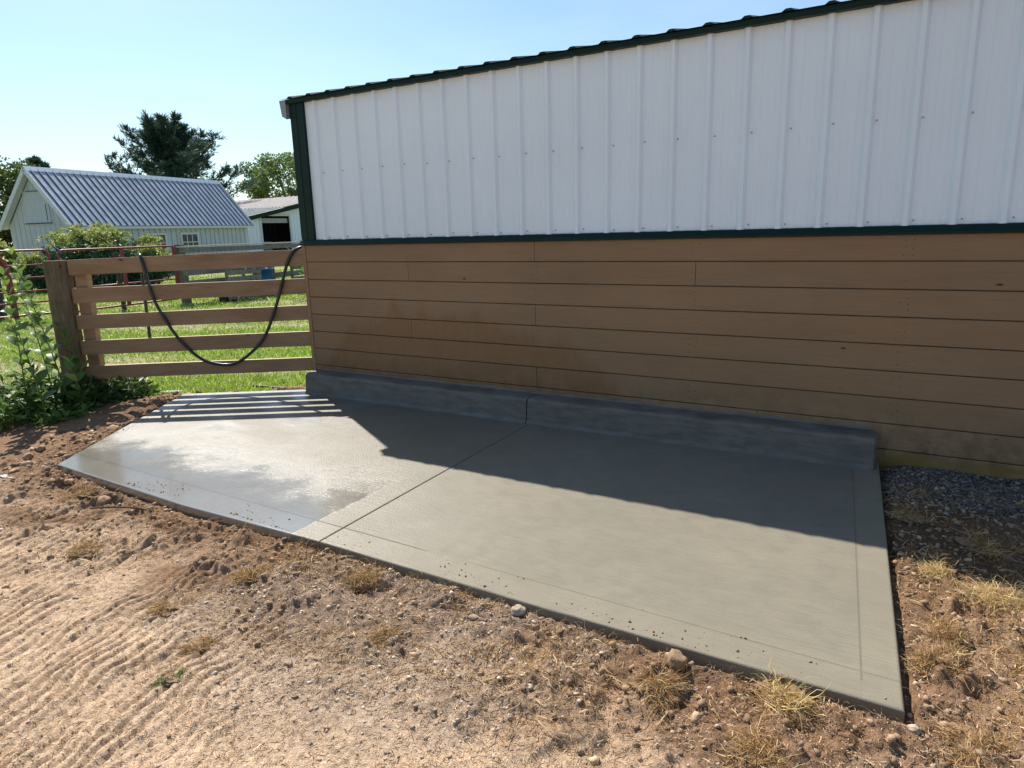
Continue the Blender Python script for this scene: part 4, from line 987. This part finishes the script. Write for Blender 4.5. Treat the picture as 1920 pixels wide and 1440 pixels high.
# tall milkweed-like weeds left of the post
def milkweed(label, base, top, n, seed, Lf=.13):
    global rng
    rng = np.random.default_rng(seed); base = np.array(base, float); top = np.array(top, float)
    t = thing('tall_weed', label, 'plant', tuple(base)); mb = MB(); pts = []
    mid = (base+top)/2+np.array([.04, .02, -.02])
    for k in range(13):
        u = k/12; pts.append((1-u)**2*base+2*u*(1-u)*mid+u*u*top)
    mb.tube(pts, list(np.linspace(.0075, .003, 13)), 6); C = []; D = []; LL = []; 
    ax = unit(top-base)
    for k in range(n):
        u = .12+.88*k/(n-1); p = np.array([np.interp(u*12, range(13), [q_[j] for q_ in pts]) for j in range(3)])
        a = (k % 2)*math.pi/2+rng.uniform(-.4, .4)
        for s in (0, math.pi):
            d = np.array([math.cos(a+s), math.sin(a+s), .75+.9*u]); C.append(p); D.append(d); LL.append(Lf*rng.uniform(.7, 1.15)*(1.05-.35*u))
    build('stem', mb, M_stem, t)
    # each leaf: an eight-point blade with a folded midrib and a droop
    V = []; F = []; vy = []
    for p, d, L in zip(C, D, LL):
        d = d/np.linalg.norm(d); sd = np.cross(d, [0, 0, 1.]); sd /= np.linalg.norm(sd); up = np.cross(sd, d); o = len(V)
        prof = [(0, .04), (.2, .62), (.45, 1.0), (.7, .85), (.88, .45), (1.0, .02)]; dr = rng.uniform(.1, .5); tw = rng.uniform(-.5, .5)
        sd2 = sd*math.cos(tw)+up*math.sin(tw)
        for u, w_ in prof:
            c = p+d*L*u+np.array([0, 0, -1])*dr*L*u*u; hw = L*.25*w_
            V += [c+sd2*hw+up*hw*.25, c, c-sd2*hw+up*hw*.25]
        r_ = rng.random()
        for k in range(5):
            a = o+3*k; F += [(a, a+1, a+4, a+3), (a+1, a+2, a+5, a+4)]; vy += [r_, r_]
    npmesh('foliage', np.array(V)-base, np.array(F), M_weed, t, smooth=True, fattr=np.array(vy))
milkweed('tallest leaning milkweed stem left of the weathered post', (-1.62, -1.47, -.08), (-2.08, -1.53, 1.36), 17, 41, 0.198)
milkweed('milkweed stem standing right at the left photo edge', (-1.70, -1.80, -.08), (-1.80, -1.74, 1.20), 14, 42, 0.192)
milkweed('short milkweed stem between the tallest one and the post', (-1.78, -1.22, -.08), (-1.79, -1.38, .70), 9, 43, 0.18)
milkweed('milkweed stem growing furthest back left of the weathered post', (-2.05, -1.40, -.08), (-2.32, -1.42, 1.12), 13, 44, 0.192)
milkweed('low milkweed sprout leaning over the soil in front of the weathered post', (-1.60, -1.40, -.08), (-1.42, -1.52, .42), 6, 45, 0.18)
milkweed('milkweed stem curving low at the left edge in front of the taller ones', (-1.55, -1.72, -.08), (-1.48, -1.88, .88), 11, 46, 0.18)

def weedclump(label, x, y, r, h, n, seed, mat=M_lowweed, L=.11, W=.035):
    global rng
    rng = np.random.default_rng(seed); t = thing('weed_clump', label, 'weeds', (x, y, -.08)); mb = MB(); C = []; D = []
    for i in range(n):
        a = rng.uniform(0, 6.28); rr = r*math.sqrt(rng.random()); bx, by = x+rr*math.cos(a), y+rr*math.sin(a)
        hh = h*rng.uniform(.4, 1)*(1-.5*(rr/r)**2); pts = limb((bx, by, -.08), (math.cos(a)*.4, math.sin(a)*.4, 1), hh, 4, .2)
        mb.tube(pts, [.004, .0035, .003, .0025, .002], 4)
        for k in range(1, 5):
            for s in range(3): C.append(pts[k]); D.append(unit(rng.normal(size=3)*[1, 1, .5]+[0, 0, .3]))
    build('stem', mb, M_stem, t); C = np.array(C); D = np.array(D)
    leaves('foliage', C, D, rng.uniform(.6, 1.3, len(C))*L, W, mat, t, off=t.location[:], fold=.15)
weedclump('dark low weeds tangled at the foot of the weathered post', -1.95, -1.02, .36, .36, 110, 51)
weedclump('dark green weeds under the milkweed stems', -2.0, -1.45, .42, .42, 120, 52)
weedclump('low weeds at the left photo edge below the milkweed', -1.95, -2.0, .40, .34, 90, 53, M_weed)
weedclump('small weeds creeping under the bottom fence board', -1.72, -.88, .18, .13, 36, 54)
weedclump('sparse weeds on the soil in front of the milkweed', -1.60, -1.62, .28, .12, 40, 55, M_weed, .08, .025)
rng = np.random.default_rng(77)

# ------------------------------------------------------------------ lawn, straw, stones
def sample(n, x0, x1, y0, y1): return rng.uniform(x0, x1, n), rng.uniform(y0, y1, n)
# lawn: density falls with distance from the yard fence
def lawn(n, mat, name, lo, hi, clip=False):
    s = np.exp(rng.uniform(math.log(4.2), math.log(34), n)); a = rng.uniform(R(112), R(167), n)
    x = CAM[0]+s*np.cos(a); y = CAM[1]+s*np.sin(a); k = lawn_mask(x, y) > rng.uniform(.35, .8, n); 
    bnd = sst(.47, .60, fbm(x*.35+.55*behind(x, y), y*.25+1.1*behind(x, y), 3, 36))
    k &= (bnd > rng.random(n)*.9) if clip else (bnd < .25+rng.random(n)*.95)
    x, y, s = x[k], y[k], s[k]; z = height(x, y); m_ = len(x)
    D = rng.normal(size=(m_, 3))*([.9, .9, .12] if clip else [.38, .38, .05])+[0, 0, .25 if clip else 1]
    L = rng.uniform(lo, hi, m_); Wd = .0022+.0009*s
    o = blades(name, np.stack([x, y, z+(.02 if clip else -.004)], 1), D, L, Wd, mat, bend=.5); ptag(o, kind='stuff', label='short green lawn beyond the board fence' if not clip else 'pale dried grass clippings lying on the lawn', cat='grass')
lawn(210000, M_lawn, 'grass', .045, .10); lawn(42000, M_clip, 'grass_clippings', .04, .09, True)

# loose straw and root fibres on the dirt
def straw(n, region, mat, name, label, L0, L1, W0, flat=.12, lift=.004, dens=None):
    x, y = sample(n, *region); k = (sdist(x, y) > .01)
    if dens is not None: k &= dens(x, y) > rng.random(n)
    k &= lawn_mask(x, y) < .5
    x, y = x[k], y[k]; z = height(x, y)+lift; m_ = len(x)
    D = rng.normal(size=(m_, 3))*[1, 1, flat]; D[:, 2] = np.abs(D[:, 2])
    o = strands(name, np.stack([x, y, z+.003], 1), D, rng.uniform(L0, L1, m_), W0*rng.uniform(.6, 1.3, m_), mat, curl=1.1, floor=z-.001)
    return ptag(o, label, 'straw', kind='stuff')
def d_near(x, y): return np.clip(.12+.9*np.exp(-sdist(x, y)/.5)*sst(2.2, 3.6, x)+.55*sst(4.9, 5.05, x)+.55*sst(.5, .68, fbm(x*3, y*3, 3, 60)), 0, 1)
straw(16000, (-.6, 5.9, -4.1, -.3), M_straw, 'straw', 'loose straw scattered over the dry dirt', .03, .10, .0026, dens=d_near)
straw(60000, (.4, 5.9, -4.1, -2.3), M_fibre, 'fibres', 'fine tan fibres matted into the dry dirt', .015, .05, .0021, .3, .0, lambda x, y: np.clip(.25+.8*sst(.40, .62, fbm(x*3.4+2, y*3.4, 3, 67)), 0, 1)*sst(2.3, 3.3, x+.5*fbm(x*2, y*2, 2, 68)) + .18)
straw(46000, (2.4, 5.9, -3.6, -.4), M_thatch, 'thatch', 'brown matted dead grass on the soil around the slab corner', .03, .11, .0030, .35, .002, lambda x, y: np.clip(sst(.40, .60, fbm(x*3.2+5, y*3.2, 3, 61))*.9, 0, 1)*np.maximum(sst(.85, .25, sdist(x, y)), sst(4.9, 5.1, x)))
straw(14000, (-1.6, 3.6, -4.0, -.9), M_thatch, 'thatch', 'brown root fibres in the loose soil left of the slab', .02, .07, .0026, .2, .002, lambda x, y: np.clip(sst(.46, .62, fbm(x*3.0+8, y*3.0, 3, 62)), 0, 1))

T1 = [ico(1, s, .35) for s in range(5)]; T2 = [ico(2, s+9, .55, 2.2) for s in range(5)]
# pebbles
def stones(n, region, name, label, s0, s1, mat, dens, sink=.55, T=T1, flat=.6, cat='gravel'):
    x, y = sample(n, *region); k = (sdist(x, y) > .012) & (dens(x, y) > rng.random(n)) & (lawn_mask(x, y) < .3)
    x, y = x[k], y[k]; s = s0+(s1-s0)*rng.random(len(x))**4.5
    o = scatter(name, T, np.stack([x, y, height(x, y)+s*(1-2*sink)*.35], 1), s, mat, flat=flat); return ptag(o, label, cat, kind='stuff')
def d_gr(x, y):
    gm = sst(.56, .66, fbm(x*1.1+9, y*1.1+2, 4, 33))*sst(1.2, .5, sdist(x, y))*sst(1.6, 2.4, x)
    gm *= sst(4.9, 4.7, x); gm = np.maximum(gm, sst(.55, .2, np.hypot((x-3.42)/1.0, (y+3.1)/.8)+.5*(fbm(x*3, y*3, 3, 34)-.5)))
    return np.clip(.06+gm*.5, 0, 1)
stones(42000, (.3, 5.9, -4.1, -2.4), 'gravel', 'small mixed stones strewn over the dirt in front of the slab', .0012, .0100, M_stone, d_gr)
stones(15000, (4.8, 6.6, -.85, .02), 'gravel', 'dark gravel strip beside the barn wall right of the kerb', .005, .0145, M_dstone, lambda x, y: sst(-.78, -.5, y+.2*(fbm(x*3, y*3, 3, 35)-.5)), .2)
stones(60000, (-2.2, 5.9, -3.6, .1), 'soil_clods', 'brown crumbled soil clods lying along the slab edge', .0018, .015, M_clod,
       lambda x, y: np.exp(-np.clip(sdist(x, y)-.03, 0, 9)/.20)*.9+.25*sst(.5, .65, fbm(x*2.4, y*2.4, 3, 63))*sst(1.0, .4, sdist(x, y))+.35*sst(4.9, 5.05, x), .3, T1, .75, 'soil')
stones(5000, (-2.6, .6, -2.6, .5), 'soil_clods', 'dark soil clods heaped left of the slab', .005, .03, M_clod,
       lambda x, y: np.exp(-np.clip(sdist(x, y)-.05, 0, 9)/.28), .3, T2, .7, 'soil')

# single rocks and lumps
def rock(x, y, s, label, mat, seed, name='rock', cat='rock', flat=.75, dz=.3):
    V, F = ico(3, seed, .5, 1.8); V = V*np.array([1, .8, flat])*s; z = float(height(np.array([x]), np.array([y]))[0])
    o = npmesh(name, V, F, mat, fattr=np.full(len(F), random.random()*.8)); o.location = (x, y, z+s*dz); o.rotation_euler = (0, 0, seed*1.3)
    return ptag(o, label, cat)
rock(3.70, -2.50, .032, 'rough grey-brown rock resting against the middle of the slab front edge', M_stone, 3)
rock(4.34, -2.52, .040, 'large tan clod wedged at the slab edge left of the biggest straw tuft', M_clod, 4, 'clod', 'clod')
rock(3.55, -2.60, .020, 'flat pale stone in the soil just below the grey rock', M_stone, 5, flat=.4)
rock(4.21, -3.02, .016, 'small whitish stone at the bottom centre of the dirt', M_stone, 6, flat=.6)
rock(5.05, -2.50, .018, 'round brown pebble just off the nearest slab corner', M_stone, 7)
rock(5.10, -2.62, .016, 'second round brown pebble below the nearest slab corner', M_stone, 8)
rock(.93, -2.60, .045, 'dark soil clod on the dirt below the far left slab corner', M_clod, 9, 'clod', 'clod')
rock(-.52, -1.72, .05, 'dark soil clod on the bank left of the slab', M_clod, 10, 'clod', 'clod')
rock(3.10, -3.14, .018, 'flat grey stone alone on the tan dirt', M_stone, 12, flat=.4)
rock(3.36, -2.86, .024, 'grey stone under the brown root clump', M_stone, 13)

# dead grass tufts
def tuft(x, y, r, h, n, label, mat, seed, W=.0028, lean=(0, 0)):
    global rng
    rng = np.random.default_rng(seed); k_ = rng.uniform(.8, 1.35); r *= k_*1.25; h *= .72; n = int(n*1.8*k_); z = float(height(np.array([x]), np.array([y]))[0])-.004
    t = thing('grass_tuft', label, 'grass tuft', (x, y, z), 0, 'torn dead grass tufts on the dirt')
    V, F = ico(4, seed, 1.0, 2.2); V = V*np.array([r*.80, r*.62, h*.45]); V = V*(1+.25*(fbm(V[:, 0]*90+seed, V[:, 1]*90+V[:, 2]*60, 3, seed)[:, None]-.5)*2)
    npmesh('root_ball', V, F, M_clod, t, fattr=np.full(len(F), .2))
    sl_ = rng.uniform(0, 6.28); cl = rng.integers(0, 5, n); cc = rng.normal(size=(5, 2))*r*.42
    a = rng.uniform(0, 6.28, n); rr = r*.40*np.sqrt(rng.random(n)); bx = cc[cl, 0]+rr*np.cos(a); by = cc[cl, 1]+rr*np.sin(a)
    B = np.stack([bx, by, np.maximum(0, h*.5*(1-(bx**2+by**2)/(r*r)))+rng.random(n)*h*.25], 1)
    cd_ = unit(rng.normal(size=(5, 3))*[1, 1, .3]+[lean[0]*2, lean[1]*2, .12])
    D = cd_[cl]*.9+rng.normal(size=(n, 3))*.55+np.stack([bx, by, bx*0], 1)/r*.5
    strands('blades', B, D, rng.uniform(.5, 1.4, n)*(r+h)*.62, W*rng.uniform(.5, 1, n), mat, t, curl=.75, floor=-.004)
tuft(4.70, -2.53, .075, .085, 420, 'big yellow straw tuft leaning on the slab near its nearest corner', M_tuft, 61, .0034, (.3, .2))
tuft(4.31, -2.66, .070, .06, 360, 'yellowish brown tuft below the slab edge left of the biggest one', M_thatch, 62, .003)
tuft(2.47, -2.76, .050, .05, 240, 'small upright tuft below the middle joint of the slab', M_thatch, 63, .0028)
tuft(1.46, -2.99, .055, .045, 220, 'tuft with a dark hollow on the left dirt', M_thatch, 64, .0028)
tuft(5.12, -1.36, .085, .06, 420, 'golden tuft against the right slab edge just outside the barn shadow', M_tuft, 65, .0032)
tuft(5.33, -1.50, .09, .06, 420, 'golden tuft at the right photo edge just outside the barn shadow', M_tuft, 66, .0032)
tuft(5.14, -1.86, .075, .055, 360, 'tuft beside the right slab edge halfway down the sunlit part', M_thatch, 67, .0032)
tuft(5.12, -2.10, .070, .055, 300, 'brown tuft by the right slab edge nearest the corner', M_thatch, 68, .0032)
tuft(2.34, -3.12, .055, .045, 260, 'brown fibre clump on the tan dirt left of centre', M_thatch, 69, .0026)
tuft(2.70, -3.22, .050, .035, 220, 'thin brown clump on the tread marks', M_thatch, 70, .0026)
tuft(3.31, -2.84, .075, .045, 380, 'wide rusty root clump in the middle of the foreground dirt', M_thatch, 71, .0026)
tuft(2.95, -2.58, .060, .045, 300, 'yellow-brown tuft close to the slab edge right of the joint', M_thatch, 72, .0028)
tuft(4.70, -2.80, .080, .045, 340, 'faded green and straw tuft at the bottom right of the dirt', M_thatch, 73, .0030)
tuft(5.20, -2.45, .06, .05, 240, 'loose straw tuft at the bottom right corner', M_thatch, 74, .0030)
tuft(5.30, -1.00, .09, .05, 300, 'straw tuft in the barn shadow beyond the gravel', M_thatch, 75, .0030)
tuft(5.00, -.85, .06, .035, 200, 'straw wisp in the barn shadow touching the right slab edge', M_thatch, 76, .0030)
tuft(.72, -2.62, .07, .05, 260, 'brown clump of turf at the far left end of the slab front', M_thatch, 77, .0026)
tuft(2.80, -3.40, .035, .025, 90, 'little green sprig on the tread-marked dirt', M_weed, 78, .0026)
rng = np.random.default_rng(99)
mb = MB(); zz = float(height(np.array([1.2]), np.array([-2.62]))[0])
mb.tube(smoothpts([(1.02, -2.72, zz+.01), (1.15, -2.66, zz+.022), (1.28, -2.60, zz+.018), (1.40, -2.58, zz+.012)], 1), .005, 6); mb.tube([(1.15, -2.66, zz+.02), (1.12, -2.60, zz+.05)], .003, 5)
ptag(build('twig', mb, M_bark, smooth=True), 'thin brown twig lying on the dark soil below the slab edge', 'twig')

# pale smooth puddle patches lying in the soil
M_puddle = Mat('pale_puddle', .22, 0, .8, (.42, .43, .42)).m
for k, (x0, y0, rx, ry, z0, an) in enumerate(((-.09, -2.60, .14, .045, -.050, .3), (-1.50, -.56, .11, .035, -.050, .55))):
    mb = MB(); N = 40; top = []
    for i in range(N):
        th = 2*math.pi*i/N; q_ = 1+.55*(float(fbm(math.cos(th)*2+k*9, math.sin(th)*2, 3, 90))-.5)*2
        u, v = rx*q_*math.cos(th), ry*q_*math.sin(th); top.append((x0+u*math.cos(an)-v*math.sin(an), y0+u*math.sin(an)+v*math.cos(an), z0))
    mb.add([(x0, y0, z0)]+top, [(0, i+1, (i+1) % N+1) for i in range(N)])
    ptag(build('water', mb, M_puddle), kind='structure')

# crumbs of soil kicked onto the slab margin
n_ = 1500; t_ = rng.random(n_); e_ = rng.integers(0, 3, n_)
P0 = np.array([(5.0, -2.45), (2.5, -2.43), (.08, -2.41)])[e_]; P1 = np.array([(2.5, -2.43), (.08, -2.41), (-1.04, -.73)])[e_]
q_ = P0+(P1-P0)*t_[:, None]; inn = np.array([(0, 1), (0, 1), (.83, .55)])[e_]; q_ = q_+inn*(rng.random((n_, 1))**3.0*.16)
k_ = (sdist(q_[:, 0], q_[:, 1]) < -.012) & (fbm(q_[:, 0]*3, q_[:, 1]*3, 3, 95) > .57); q_ = q_[k_]; s_ = .0012+.0045*rng.random(len(q_))**4
ptag(scatter('soil_crumbs', T1, np.column_stack([q_, s_*.4]), s_, M_clod), 'tiny soil crumbs spilled over the slab margin', 'soil', kind='stuff')
